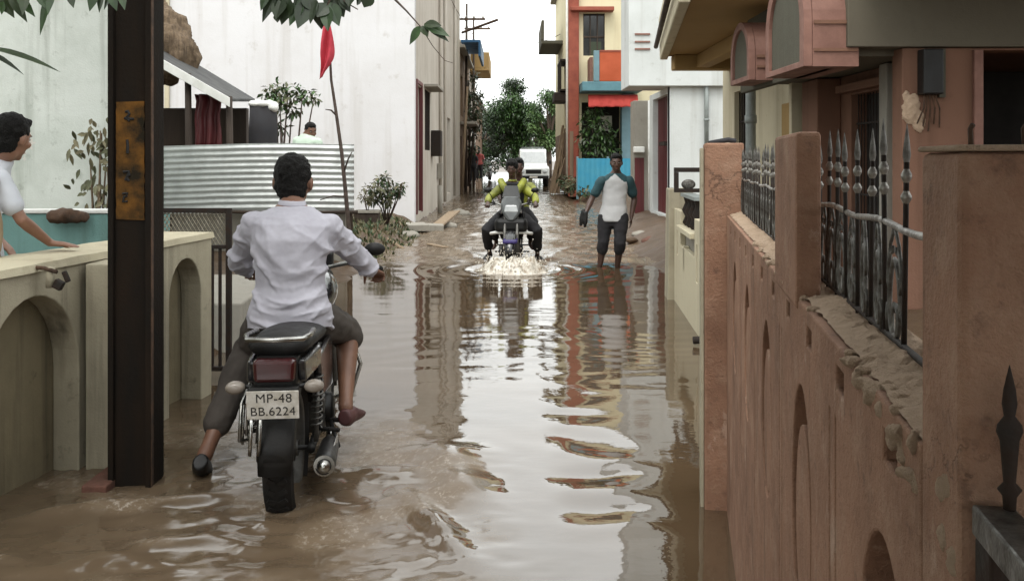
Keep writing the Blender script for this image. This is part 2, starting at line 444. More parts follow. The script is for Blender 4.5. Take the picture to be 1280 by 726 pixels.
# ------------------------------------------------------------------ numpy noise
def vn(x, y, seed=0):
    xi = np.floor(x).astype(np.int64); yi = np.floor(y).astype(np.int64)
    xf = x-xi; yf = y-yi
    def h(a, b):
        n = (a*374761393+b*668265263+seed*982451653) & 0x7fffffff
        n = ((n ^ (n >> 13))*1274126177) & 0x7fffffff
        return ((n ^ (n >> 16)) & 0xffff)/65535.0
    u = xf*xf*xf*(xf*(xf*6-15)+10); v = yf*yf*yf*(yf*(yf*6-15)+10)
    return (h(xi,yi)*(1-u)+h(xi+1,yi)*u)*(1-v)+(h(xi,yi+1)*(1-u)+h(xi+1,yi+1)*u)*v
def fbm(x, y, seed=0, o=4):
    s = 0; a = .5; t = 0
    for i in range(o):
        s = s+a*vn(x*2**i+17.3*i, y*2**i-9.1*i, seed+i); t += a; a *= .5
    return s/t-.5
def sst(a, b, x):
    t = np.clip((x-a)/(b-a), 0, 1); return t*t*(3-2*t)
def grid_mesh(name, xs, ys, zf, mat, attr=None):
    X, Y = np.meshgrid(xs, ys)
    Z = zf(X, Y)
    nx, ny = len(xs), len(ys)
    co = np.stack([X.ravel(), Y.ravel(), Z.ravel()], 1).astype(np.float32)
    i = np.arange(nx*ny).reshape(ny, nx)
    q = np.stack([i[:-1,:-1], i[:-1,1:], i[1:,1:], i[1:,:-1]], -1).reshape(-1, 4)
    me = bpy.data.meshes.new(name)
    me.vertices.add(len(co)); me.vertices.foreach_set('co', co.ravel())
    me.loops.add(q.size); me.loops.foreach_set('vertex_index', q.ravel().astype(np.int32))
    me.polygons.add(len(q)); me.polygons.foreach_set('loop_start', np.arange(0, q.size, 4, dtype=np.int32))
    me.update(); me.validate()
    me.polygons.foreach_set('use_smooth', [True]*len(q))
    if attr:
        for k, fn in attr.items():
            a = me.attributes.new(k, 'FLOAT', 'POINT'); a.data.foreach_set('value', fn(X, Y).ravel().astype(np.float32))
    me.materials.append(mat)
    o = bpy.data.objects.new(name, me); COL.objects.link(o)
    return o

# ------------------------------------------------------------------ ground: one sheet to the horizon, a sunken lane between raised banks
def lane_left(Y):
    return np.interp(Y, [0,5,6.2,7.2,9,14,18,21,40,60,200], [-2.6,-2.5,-2.3,-1.95,-1.75,-1.75,-1.65,-1.85,-2.2,-2.3,-3])
def lane_right(Y):
    return np.interp(Y, [0,9,11.5,12.5,14,18,24,33,46,60,200], [2.2,2.2,2.0,1.62,1.68,1.95,2.15,2.3,2.5,2.6,4])
def ground_z(X, Y):
    wob = fbm(X*1.3, Y*1.3, 3, 4)*.55
    dl = lane_left(Y)-X+wob; dr = X-lane_right(Y)+wob
    e = np.maximum(dl, dr)
    z = -.16+.42*sst(-.35, 1.1, e)+.10*fbm(X*2.1, Y*2.1, 8, 5)*sst(-.5, .6, e)
    z = z+.25*sst(24, 34, Y)*sst(0, .8, e)
    far = sst(70, 140, Y)
    z = z*(1-far)+far*(.12)
    return z
gx = np.concatenate([np.linspace(-400,-12,14), np.linspace(-10,-4,16), np.linspace(-3.9,4.5,130), np.linspace(5,12,16), np.linspace(16,400,14)])
gy = np.concatenate([np.linspace(-60,-2,10), np.linspace(-1,30,300), np.linspace(30.5,80,100), np.linspace(84,900,30)])
tag(grid_mesh('ground', gx, gy, ground_z, M['mud']), kind='structure')

# ------------------------------------------------------------------ flood water
BX, BY = -.985, 3.80        # where the near tyre meets the water
def water_z(X, Y):
    z = np.zeros_like(X)
    # long soft ripples that cross the lane, wandering in phase
    wob = fbm(X*.55, Y*.5, 21, 3)
    a = .0013+.0011*sst(4.8, 7.5, Y)
    calm = 1-.72*np.exp(-((X-.45)/.62)**2)*(1-sst(4.6, 6.6, Y))
    a = a*calm
    w2 = fbm(X*.9, Y*.9, 23, 3)
    z += a*2.6*fbm(X*1.1+1.5*w2, Y*3.0+2.2*wob, 24, 2)*(.35+1.3*vn(X*.45, Y*.6, 5))
    z += a*1.1*fbm(X*2.4+2*wob, Y*7.5+3*w2, 27, 2)*(2.2*np.clip(vn(X*.6, Y*.8, 9)-.35, 0, 1))
    z += a*.35*np.sin(2*PI*(Y*3.1+3.4*wob+2*w2))*np.clip(2.4*vn(X*.8, Y*1.2, 19)-1., 0, 1)
    z += .0045*calm*fbm(X*1.2, Y*3.2, 41, 3)
    # churned water around and behind the near motorcycle
    t = sst(5.9, 4.7, Y)*sst(.3, -.55, X+.35*fbm(X*2, Y*2, 77, 2)+.25*(Y-3.9))
    z += t*(.026*fbm(X*3.2, Y*4.2, 50, 4)+.015*fbm(X*9, Y*12, 60, 3)+.0055*fbm(X*19, Y*24, 62, 2))
    # swells thrown sideways by the wheel
    def hump(x0, y0, rx, ry, h, rot=0):
        c, s = math.cos(rot), math.sin(rot)
        u = ((X-x0)*c+(Y-y0)*s)/rx; v = (-(X-x0)*s+(Y-y0)*c)/ry
        return h*np.exp(-(u*u+v*v))
    rough = 1+.7*fbm(X*4, Y*4, 91, 3)
    tr = sst(.13, .27, X)*sst(.68, .46, X+.2*fbm(X*2, Y*2, 68, 2))*sst(3.4, 3.9, Y)*sst(6.6, 5.6, Y)
    z += tr*.0068*np.sin(2*PI*(Y/.44+1.4*fbm(X*1.6, Y*1.0, 61, 3)+.25*X))*(.45+.8*vn(X*1.9, Y*1.7, 66))
    z += rough*hump(-.25, 4.17, .12, .30, .050, .25)
    z += rough*hump(-.36, 4.55, .20, .16, .030)
    z += rough*hump(-.34, 3.72, .06, .40, .040, .42)
    z += rough*hump(-.55, 4.25, .18, .10, .024)
    # a wave rolling away to the left from the rider's trailing foot
    z += rough*hump(-1.62, 3.86, .34, .05, .030, .30)
    z += rough*hump(-1.35, 3.45, .30, .06, .024, .5)
    # rings from the wheel
    r = np.hypot(X-BX, Y-BY+.1)
    z += .006*np.cos(2*PI*r/.24)*np.exp(-r/.55)
    # the bow wave of the oncoming motorcycle, and the chop it leaves behind
    b = sst(12.0, 13.2, Y)*sst(60, 30, Y)
    z += b*(.055*fbm(X*2.0, Y*1.7, 70, 4)+.010*np.sin(2*PI*(Y*1.6+3*fbm(X*.6, Y*.5, 4, 3))))
    wing = np.abs(np.abs(X-.0)-(.15+.30*np.clip(Y-12.3, 0, 9)))
    z += .03*np.exp(-(wing/.13)**2)*sst(12.1, 12.5, Y)*sst(17, 13, Y)*(1+fbm(X*5, Y*5, 15, 3))
    r2 = np.hypot(X+.0, Y-12.15)
    z += .010*np.cos(2*PI*r2/.33)*np.exp(-((r2-.5)/.8)**2)
    r3 = np.hypot(X-1.3, Y-12.6)
    z += .006*np.cos(2*PI*r3/.25)*np.exp(-r3/.5)
    return z
def water_foam(X, Y):
    n = fbm(X*11, Y*14, 5, 4)+.5; n3 = fbm(X*26+6*fbm(X*3,Y*3,2,3), Y*17, 55, 5)+.5; n2 = fbm(X*3, Y*3.6, 6, 4)+.5
    t = sst(5.6, 4.7, Y)*sst(.15, -.5, X+.25*(Y-3.9)+.3*fbm(X*2, Y*2, 77, 2))
    silt = t*(.34+.42*sst(.40, .66, n2))
    r = np.hypot(X-BX, Y-BY)
    lace = t*sst(.52, .80, n3)*sst(.46, .66, n2)*.55
    foot = np.exp(-(((X+1.55)*.9+(Y-3.88)*-.28)**2/.14+((Y-3.90)-.30*(X+1.5))**2/.004))*sst(.36, .55, n)  # foam by the foot, doubling as a painted lit wave
    b = np.exp(-((X)/.55)**2-((Y-12.3)/.55)**2)*sst(.3, .6, n)*1.2
    c = sst(12.2, 13.4, Y)*sst(50, 20, Y)*(.22+.5*sst(.52, .66, n))
    bl_ = .48*np.exp(-(((X+.25)/.15)**2+((Y-4.15)/.33)**2)**2)*(.6+.8*n2)
    c = c+sst(11.6, 13.2, Y)*sst(60, 24, Y)*.34
    return np.clip(bl_+silt+lace+foot*.42+b+c, 0, 1.6)
def water_mat():
    m, nt, p = _nt('flood_water')
    tc = nt.nodes.new('ShaderNodeTexCoord')
    at = nt.nodes.new('ShaderNodeAttribute'); at.attribute_name = 'foam'
    n1 = noise_node(nt, tc, .8, 5)
    r = ramp_node(nt, n1.outputs['Fac'], .35, .7, (.065,.043,.025), (.10,.068,.041))
    f1 = ramp_node(nt, at.outputs['Fac'], .0, .75)
    col = mix_node(nt, f1.outputs['Color'], r.outputs['Color'], (.15,.11,.072))
    f2 = ramp_node(nt, at.outputs['Fac'], .45, 1.2)
    sp1 = noise_node(nt, tc, 42, 5, .75, (1,.7,1)); sp2 = ramp_node(nt, sp1.outputs['Fac'], .53, .62)      # bubbles and flecks
    mm_ = nt.nodes.new('ShaderNodeMath'); mm_.operation = 'MULTIPLY'
    nt.links.new(f2.outputs['Color'], mm_.inputs[0]); nt.links.new(sp2.outputs['Color'], mm_.inputs[1])
    col = mix_node(nt, mm_.outputs[0], col, (.33,.285,.235))
    nt.links.new(col, p.inputs['Base Color'])
    rr = ramp_node(nt, at.outputs['Fac'], .1, 1.2, (.025,)*3, (.34,)*3)
    nt.links.new(rr.outputs['Color'], p.inputs['Roughness'])
    rs = ramp_node(nt, at.outputs['Fac'], .05, .7, (.72,)*3, (.15,)*3)      # stirred, silty water mirrors less
    nt.links.new(rs.outputs['Color'], p.inputs['Specular IOR Level'])
    p.inputs['IOR'].default_value = 1.75
    n2 = noise_node(nt, tc, 26, 3, .5, (.55,1,1))
    bump_node(nt, n2.outputs['Fac'], p, .05, .01)
    return m
wx = np.concatenate([np.linspace(-6,-2.7,12), np.linspace(-2.65,3.0,215), np.linspace(3.2,8,12)])
wy = [-3, -1, .2, .8, 1.3]
while wy[-1] < 9: wy.append(wy[-1]+max(.015, wy[-1]*.0052))
while wy[-1] < 130: wy.append(wy[-1]*1.0095)
tag(grid_mesh('water', wx, np.array(wy), water_z, water_mat(), {'foam': water_foam}), kind='structure')
# nothing else is painted on the water; its colour changes are stirred silt, foam and one painted lit wave
# ================================================================== LEFT SIDE
# ---- cream compound wall with arched niches
def wl(Y, off=0, z=0):      # a point on its street face
    return V((-2.09+(Y-3.75)*.111-off, Y, z))
lw = thing('arched_compound_wall', 'low stained cream wall with arched niches beside the dark steel pole', 'wall', wl(4.7, .15))
wu = (wl(5)-wl(4)).normalized(); wz = V((0,0,1)); wn = V((wu.y, -wu.x, 0))
def arch(c, w, z0, ztop, n=14):
    r = w/2; zs = ztop-r*1.15
    return [(c-r, z0), (c+r, z0)]+[(c+r*math.cos(PI*i/n), zs+r*1.15*math.sin(PI*i/n)) for i in range(n+1)]
O = wl(2.2, 0, -.16)
sc = lambda Y: (Y-2.2)*math.hypot(1, .111)
hol = [arch(sc(3.98), .66, .05, 1.02), arch(sc(5.385), .40, .05, 1.035), arch(sc(3.0), .66, .05, 1.02)]
MB().plate(O, wu, wz, wn, [(0,0), (sc(5.73),0), (sc(5.73),1.13), (0,1.13)], hol, .13).build('arcade_face', M['cream'], lw, bevel=.006)
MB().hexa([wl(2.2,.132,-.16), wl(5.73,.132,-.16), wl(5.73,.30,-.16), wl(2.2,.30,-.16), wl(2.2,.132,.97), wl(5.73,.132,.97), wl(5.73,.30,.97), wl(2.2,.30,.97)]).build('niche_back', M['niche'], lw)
m = MB()
n = 40
for i in range(n+1):
    Y = 2.2+(5.745-2.2)*i/n; k = .006*mn.noise(V((Y*5,0,0))); k2 = .012*mn.noise(V((Y*4,7,0)))
    m.v += [wl(Y,-.012+k2,.966), wl(Y,.32+k2,.966), wl(Y,.31+k2,1.004+k), wl(Y,-.004+k2,1.0+k)]
for i in range(n):
    for j in range(4):
        a = i*4+j; b = i*4+(j+1) % 4; m.f.append([a, b, b+4, a+4]); m.m.append(0)
m.f += [[3,2,1,0], [n*4,n*4+1,n*4+2,n*4+3]]; m.m += [0,0]
m.build('coping', M['cream_pale'], lw)
MB().box((-2.0,4.31,-.16), (-1.755,4.58,.962)).build('pier', M['cream'], lw, bevel=.008)
MB().box((-1.875,4.0,-.16), (-1.765,4.30,.035)).build('brick_foot', M['brick'], lw, bevel=.008)
# iron hinge bracket left on the wall
hb = thing('rusty_hinge_bracket', 'rusty broken gate hinge fixed on the cream wall above its first niche', 'hinge', wl(3.98,-.02,.93))
p = W(74,345,3.97)
MB().tube([p+V((-.20,.05,.035)), p+V((-.06,-.01,.035)), p+V((0,-.02,.02))], .009, 8).build('pin', M['rustedge'], hb, True)
MB().obox(p+V((.005,-.015,-.035)), (.04,.03,.04), Matrix.Rotation(.5,3,'Y')).obox(p+V((.04,-.02,.0)), (.02,.02,.05), Matrix.Rotation(-.4,3,'Y')).build('strap', M['iron'], hb, bevel=.005)
MB().tube([p+V((-.035,0,.04)), p+V((-.04,0,-.05))], .018, 8).build('knuckle', M['cream'], hb, True)

# ---- steel pole
px0, px1 = -1.79, -1.60
pl = thing('steel_pole', 'tall dark steel pole with a faded ochre painted panel standing in the water', 'pole', (-1.665,4.2,-.16))
MB().box((px0,4.07,-.16), (px0+.024,4.23,7)).box((px1-.024,4.07,-.16), (px1,4.23,7)).box((px0+.0245,4.09,-.16), (px1-.0245,4.11,7)).build('shaft', M['pole'], pl, bevel=.003)
MB().box((px1+.0005,4.075,-.1), (px1+.003,4.10,7)).build('rust_edge', M['rustedge'], pl)
zb, zt = H-75*4.1/F, H+72*4.1/F
xa_, xb_ = px0+.028, px1-.028
jit = [(xa_+(.004+.006*mn.noise(V((k*.9,1,0)))), zb+(zt-zb)*k/24) for k in range(25)]
jit2 = [(xb_-(.004+.007*mn.noise(V((k*.9,5,0)))), zt-(zt-zb)*k/24) for k in range(25)]
for L_ in (jit, jit2): L_[0] = (L_[0][0], L_[0][1]+.004); 
MB().plate((0,4.084,0), (1,0,0), (0,0,1), (0,-1,0), jit+jit2, [], .0055).build('painted_panel', M['ochre'], pl)
def strokes(_, x, z, lines, s):
    m = MB()
    for ln in lines:
        m.tube([V((x+a*s, 4.0825, z+b*s)) for a, b in ln], s*.12, 5)
    m.build('painted_character', M['blackpaint'], pl)
cx = px0+.085
strokes(m, cx, zt-.07, [[(-.2,.5),(0,.6),(.15,.35),(0,.1),(-.2,.05),(.15,-.3)], [(-.3,-.05),(.55,-.12)]], .05)
strokes(m, cx, zt-.20, [[(-.05,.6),(0,.2),(-.02,-.5)]], .055)
strokes(m, cx, zt-.33, [[(-.4,.4),(.1,.45),(.15,.1),(-.1,-.1),(.1,-.4)], [(.1,.3),(-.2,-.35)]], .05)
strokes(m, cx-.01, zt-.42, [[(-.3,.3),(.2,.35),(.05,0)], [(-.1,.1),(-.25,-.5),(.2,-.45)]], .045)

# ---- weathered mint house wall behind, left
mh = thing('weathered_house', 'tall weathered mint green house wall behind the boy', 'house', (-6,9,0))
MB().hexa([V((-9,8.5,-.1)),V((-3.40,8.5,-.1)),V((-5.1,12.4,-.1)),V((-9,12.4,-.1)),V((-9,8.5,4.3)),V((-3.40,8.5,4.3)),V((-5.1,12.4,4.3)),V((-9,12.4,4.3))]).build('wall', M['mint'], mh, bevel=.01)
MB().box((-9.5,-5,-.1), (-5.1,3.2,4.6)).build('shading_wing', M['mint'], mh)  # unseen block added to cut the light from the left
MB().box((-9,8.44,3.5), (-3.38,8.498,3.58)).build('ledge', M['mint'], mh, bevel=.01)
MB().box((-3.55,8.46,-.1), (-3.42,8.496,4.3)).build('corner_strip', M['teal'], mh)
tw = thing('teal_wall', 'low teal painted wall with a white top edge inside the compound', 'wall', (-3.2,6.6,0))
MB().box((-4.4,6.5,-.1), (-2.46,6.62,1.07)).build('wall', M['teal'], tw, bevel=.006)
MB().box((-4.4,6.485,1.072), (-2.45,6.635,1.10)).build('top_edge', M['whitetrim'], tw, bevel=.006)
rb = thing('rusty_log', 'dark rusty log lying on the teal wall near the boy', 'log', W(90,272,6.4))
m = MB(); c = W(90,271,6.42)
m.limb([(c+V((-.13,0,.0)), .05), (c+V((-.02,0,.012)), .055), (c+V((.08,0,-.005)), .04)])
blob('trunk', m, M['rustedge'], rb, .012, 2, lambda q, n: .012*mn.noise(q*25))

def leaf_faces(m, c, d, up, L, w, mi=0, fold=.25, nseg=4):
    """one leaf: lens-shaped blade, folded on its midrib and drooping a little"""
    d = d.normalized(); s = d.cross(up)
    if s.length < 1e-4: s = d.cross(V((1,0,0)))
    s.normalize(); u = s.cross(d)
    b = len(m.v)
    for i in range(nseg+1):
        t = i/nseg; ww = w*math.sin(PI*min(max(t,.02),.985)**.8)*.5
        c0 = c+d*(L*t)-V((0,0,1))*(L*.18*t*t)
        m.v += [c0-s*ww+u*ww*fold, c0, c0+s*ww+u*ww*fold]
    for i in range(nseg):
        for j in range(2):
            a = b+i*3+j; m.f.append([a, a+1, a+4, a+3]); m.m.append(mi)
def rdir(r=rnd):
    while True:
        v = V((r.uniform(-1,1), r.uniform(-1,1), r.uniform(-1,1)))
        if .05 < v.length < 1: return v.normalized()
def leaf_cloud(m, clumps, n, size, nm=2, ns=2, ratio=.5):
    tot = sum(k[1]**2 for k in clumps)
    for c, r, *mi in clumps:
        k = max(3, int(n*r*r/tot))
        for _ in range(k):
            q = rdir()*r*(rnd.random()**.45); q.z *= .8
            L = size*rnd.uniform(.6,1.25)
            leaf_faces(m, V(c)+q, (rdir()+q.normalized()*.6+V((0,0,-.25))), V((rnd.uniform(-.5,.5),rnd.uniform(-.5,.5),1)), L, L*ratio, mi[0] if mi and rnd.random() < .7 else rnd.randrange(nm), .2, ns)

# dry creeper against the mint wall
dv = thing('dry_creeper', 'dried brown creeper clinging to the mint wall beside the steel pole', 'plant', (-3.6,8.3,.1))
m = MB(); ml = MB()
for i in range(26):
    x = -3.68+rnd.gauss(0,.07); top = rnd.uniform(1.0,1.75)
    m.tube([V((x-.12+rnd.uniform(-.1,.1),8.36,.1)), V((x,8.36+rnd.uniform(-.1,.05),.7)), V((x+rnd.uniform(-.02,.12),8.38+rnd.uniform(-.1,.05),top))], [.02,.016,.006], 5)
for i in range(150):
    c = V((-3.66+rnd.gauss(0,.13), 8.30+rnd.uniform(-.1,.1), rnd.uniform(.8,1.85)))
    leaf_faces(ml, c, rdir()+V((0,0,-.6)), V((0,-1,.3)), rnd.uniform(.05,.12), .04, rnd.randrange(2))
m.build('stem', M['straw'], dv, True); ml.build('foliage', [M['leafdry'], M['leafolive']], dv)

# ---- wire-topped gate leaf at the far end of the arched wall
gl = thing('wire_topped_gate', 'dark barred gate with woven wire top behind the end of the cream wall', 'gate', (-2.12,6.12,0))
bars = MB(); x0, x1 = -2.42, -1.865
fr = MB().box((x0,6.10,-.1), (x0+.035,6.135,1.13)).box((x1-.035,6.10,-.1), (x1,6.135,1.13)).box((x0+.036,6.1,1.10), (x1-.036,6.135,1.13)).box((x0+.036,6.1,.86), (x1-.036,6.135,.885)).box((x0+.036,6.1,.05), (x1-.036,6.135,.08))
fr.build('frame', M['iron'], gl, bevel=.003)
b0 = MB().box((-.009,-.009,.081), (.009,.009,.859)).build('bar', M['iron'], gl, world=False); 
for i in range(9):
    o = b0 if i == 0 else copy_part(b0, gl)
    o.location = (x0+.07+i*.051+2.12, .0, 0)
m = MB()
for i in range(-8, 28):
    for sg in (1,-1):
        a = x0+.036+i*.026; pts = []
        for k in range(13):
            z = .886+.213*k/12; x = a+sg*(z-.886)*.6
            if x0+.036 < x < x1-.036: pts.append(V((x, 6.117+sg*.0025, z)))
        if len(pts) > 1: m.tube(pts, .0033, 4)
m.build('woven_wire', M['mesh'], gl)

# ---- pale concrete step behind the gate
st = MB()
st.hexa([V((-3.1,6.9,-.16)), V((-2.02,6.9,-.16)), V((-2.02,8.3,-.16)), V((-3.1,8.3,-.16)), V((-3.1,7.0,.36)), V((-2.06,7.0,.36)), V((-2.06,8.3,.42)), V((-3.1,8.3,.42))])
o = st.build('concrete_step', M['cement'], None, bevel=.015); tag(o, 'pale concrete step between the barred gate and the metal sheet', 'step')

# ---- corrugated sheet fence
cs = thing('corrugated_fence', 'galvanised corrugated sheet fence standing behind the rider', 'fence', (-3.3,12,0))
nz, nxs = 190, 24; zt0, zb0 = H+21*12/F, H-64*12/F
xs = np.linspace(-4.62, -2.06, nxs); m = MB()
for i in range(nz+1):
    z = zb0+(zt0-zb0)*i/nz
    for x in xs:
        sag = .02*math.sin((x+4.6)*1.3)-.03*(x+2.06)/-2.5+.006*mn.noise(V((x*2,z*2,0)))
        m.v.append(V((x, 12+.011*math.sin(2*PI*(z-zb0)/.0775)+.02*mn.noise(V((x*1.2,z*1.5,3))), z+sag-.012)))
for i in range(nz):
    for j in range(nxs-1):
        a = i*nxs+j; m.f.append([a,a+1,a+nxs+1,a+nxs]); m.m.append(0)
sh = m.build('sheet', M['galv'], cs, True)
sd = sh.modifiers.new('s','SOLIDIFY'); sd.thickness = .002
for x in (-4.5,-3.3,-2.13):
    MB().tube([V((x,12.07,-.1)), V((x+.01,12.07,.9)), V((x-.01,12.07,zt0-.06))], [.035,.032,.028], 8).build('post', M['darkwood'], cs, True)
MB().tube([V((-4.65,11.93,zb0+.02)), V((-3.3,11.94,zb0-.015)), V((-2.0,11.93,zb0-.01))], .024, 8).build('rail', M['darkwood'], cs, True)
pw = MB().box((-4.7,12.14,-.1), (-2.2,12.34,.74)).build('plinth_wall', M['cement'], None, bevel=.01)
tag(pw, 'low grey plinth wall under the corrugated sheet fence', 'wall')

# ---- bamboo flagpole with a red pennant
fp = thing('flagpole', 'thin crooked stick flagpole with a crimson pennant', 'flagpole', W(437,300,11.6))
pts = [W(x,y,11.6) for x, y in ((438,330),(436,285),(432,240),(427,190),(420,140),(414,100),(412,60),(410,20),(409,-40))]
MB().tube(pts, [.03,.028,.026,.023,.02,.017,.014,.012,.01], 8).build('stick', M['stick'], fp, True)
for (x,y),(x2,y2) in (((433,246),(400,250)),((421,145),(407,137)),((430,215),(440,190))):
    MB().tube([W(x,y,11.6), W((x+x2)/2,(y+y2)/2-3,11.56), W(x2,y2,11.5)], [.014,.011,.006], 6).build('twig', M['stick'], fp, True)
prof = [(24,406,413,1),(40,404,416,1),(55,403,418,1),(68,402,419,1),(78,403,417,1),(88,402,410,1),(98,400,404,1)]
m = MB(); nn = 9
for y, a, b, _ in prof:
    for k in range(nn):
        t = k/(nn-1); q = W(a+(b-a)*t, y+2*math.sin(t*5), 11.6); q.y += .05*math.sin(t*9+y*.07)-.06
        m.v.append(q)
for i in range(len(prof)-1):
    for k in range(nn-1):
        a = i*nn+k; m.f.append([a,a+1,a+nn+1,a+nn]); m.m.append(0)
f = m.build('pennant', M['flag'], fp, True); sd = f.modifiers.new('s','SUBSURF'); sd.levels = sd.render_levels = 2
sd = f.modifiers.new('t','SOLIDIFY'); sd.thickness = .004

# ---- thatched hut
ht = thing('thatched_hut', 'small hut with a sloping grey roof and a thatch heap behind the metal sheet', 'hut', (-5.2,15,0))
def hz(px,py,Y): return W(px,py,Y)
fr_, bk = 13.9, 16.2
A = [hz(150,47,fr_), hz(286,126,fr_)]
a0, a1 = A[0]+V((0,0,.03)), A[1]+V((0,0,.03))
b0_, b1_ = W(150,22,bk), W(319,124,bk)
MB().hexa([a0-V((0,0,.05)), a1-V((0,0,.05)), b1_-V((0,0,.05)), b0_-V((0,0,.05)), a0, a1, b1_, b0_]).build('roof', M['rooftin'], ht, bevel=.01)
MB().hexa([a0+V((0,-.03,-.14)), a1+V((.02,-.03,-.13)), a1+V((.02,-.002,-.13)), a0+V((0,-.002,-.14)), a0+V((0,-.03,.012)), a1+V((.02,-.03,.012)), a1+V((.02,-.002,.012)), a0+V((0,-.002,.012))]).build('fascia_board', M['whitetrim'], ht, bevel=.006)
m = MB()
m.ell(hz(196,62,15.6), (.66,.5,.62)); m.ell(hz(186,34,15.8), (.50,.4,.56)); m.ell(hz(222,68,15.5), (.36,.3,.36), Matrix.Rotation(.7,3,'Y')); m.ell(hz(206,40,15.6), (.30,.3,.42), Matrix.Rotation(.6,3,'Y'))
blob('thatch_heap', m, M['straw'], ht, .05, 4, lambda q, n: .10*mn.noise(V((q.x*5,q.y*5,q.z*2.2)))+.05*mn.noise(q*13))
MB().box((-7.2,16.0,-.1), (-4.62,16.15,2.35)).build('back_wall', M['darkwood'], ht)
MB().box((-7.3,14.1,-.1), (-7.2,15.99,3.2)).build('side_wall', M['darkwood'], ht)
for x in (-5.55,-4.95,-4.32):
    MB().tube([V((x,14.05,-.1)), V((x+.02,14.05,1.2)), V((x,14.05,2.42-(x+4.32)*.55))], [.06,.055,.05], 8).build('post', M['darkwood'], ht, True)
# red cloth hanging in the hut
m = MB(); nn = 14
for i in range(9):
    for k in range(nn):
        t = k/(nn-1); x = 243+34*t+(2-i*.3)*math.sin(i*1.3)
        q = W(x, 118+i*8.5, 14.35); q.y += .06*math.sin(t*17+i*.25); m.v.append(q)
for i in range(8):
    for k in range(nn-1):
        a = i*nn+k; m.f.append([a,a+1,a+nn+1,a+nn]); m.m.append(0)
o = m.build('hanging_cloth', M['maroon'], None, True); o.modifiers.new('s','SOLIDIFY').thickness = .01
tag(o, 'dark red cloth hanging under the hut roof', 'cloth')
# covered bin next to the hut
cb = thing('covered_drum', 'dark drum with a white cover beside the thatched hut', 'drum', W(329,190,14.8))
c = W(329,133,14.8)
MB().lathe((c.x,c.y,0), [(.0,-.1),(.21,-.1),(.23,.5),(.22,1.2),(.225,1.9),(.21,c.z),(0,c.z)], n=20).build('body', M['darkcloth'], cb, True)
m = MB().ell(c+V((0,0,.03)), (.24,.24,.07)); m.ell(c+V((-.10,0,.03)), (.12,.16,.07)); m.ell(c+V((.16,-.05,-.03)), (.09,.14,.09))
blob('cover', m, M['whitetrim'], cb, .02, 3, lambda q, n: .03*mn.noise(q*9))

# ---- small tree behind the sheet
def shrub(name, label, cat, base, clumps, n, size, mats, stems, group=None, ratio=.5):
    t = thing(name, label, cat, base, 0, group)
    m = MB(); b = V(base)
    for c, r, *_ in clumps:
        c = V(c); mid = b.lerp(c, .55)+V((rnd.uniform(-.05,.05), rnd.uniform(-.05,.05), .05))
        m.tube([b, mid, c], [stems, stems*.7, stems*.3], 6)
    m.build('stem', M['stick'], t, True)
    m = MB(); leaf_cloud(m, clumps, n, size, len(mats), 2, ratio); m.build('foliage', mats, t)
    return t
cl = [(W(x,y,15.5+rnd.uniform(-.3,.3)), r) for x, y, r in ((345,112,.2),(360,118,.26),(378,120,.22),(392,125,.12),(350,130,.2),(335,120,.13),(365,138,.16),(352,160,.12))]
shrub('small_tree', 'small leafy tree showing over the metal sheet beside the hut', 'tree', (-3.85,15.5,.1), cl, 420, .12, [M['leaf1'],M['leaf2'],M['leafolive']], .03)
# plants in front of the white wall
cl = [(W(x,y,17.6+rnd.uniform(-.25,.25)), r) for x, y, r in ((480,222,.13),(472,235,.17),(490,236,.18),(482,248,.18),(497,240,.12),(503,232,.07),(468,248,.14))]
shrub('bushy_plant', 'olive bushy plant against the white wall right of the metal sheet', 'plant', (W(482,285,17.6)), cl, 620, .10, [M['leafolive'],M['leafdry'],M['leaf1']], .018)
cl = [(W(x,y,17.2+rnd.uniform(-.1,.1)), r) for x, y, r in ((458,236,.09),(464,245,.10),(453,246,.09),(461,252,.09))]
shrub('potted_plant', 'thin potted plant in the dark planter beside the metal sheet', 'plant', (W(459,266,17.2)), cl, 150, .08, [M['leafolive'],M['leafdry']], .01)
pb = thing('planter_box', 'dark square planter at the foot of the white wall', 'planter', W(459,280,17.2))
c = W(459,272,17.2)
MB().plate((c.x-.24,c.y-.16,c.z+.14), (1,0,0), (0,1,0), (0,0,1), [(0,0),(.48,0),(.48,.34),(0,.34)], [[(.03,.03),(.45,.03),(.45,.31),(.03,.31)]], .05).build('rim', M['cement'], pb, bevel=.006)
MB().box((c.x-.22,c.y-.14,c.z-.25), (c.x+.22,c.y+.16,c.z+.088)).build('tub', M['darkwood'], pb, bevel=.01)
MB().box((c.x-.205,c.y-.125,c.z+.09), (c.x+.205,c.y+.145,c.z+.115)).build('soil', M['mud'], pb)
# low weeds along the bank
m = MB()
for _ in range(520):
    Y = rnd.uniform(13.2,19.6); x = rnd.uniform(-3.2,-1.78+.0*(Y-14)); z = float(ground_z(np.array([x]), np.array([Y]))[0])
    for k in range(3):
        leaf_faces(m, V((x+rnd.uniform(-.05,.05),Y,z)), V((rnd.uniform(-.6,.6),rnd.uniform(-.6,.6),1)), V((0,-1,.2)), rnd.uniform(.05,.16), .03, rnd.randrange(3), .2, 2)
o = m.build('weeds', [M['leafolive'],M['leaf1'],M['leafdry']], None); tag(o, 'low green weeds on the muddy bank by the white wall', 'weeds', kind='stuff')
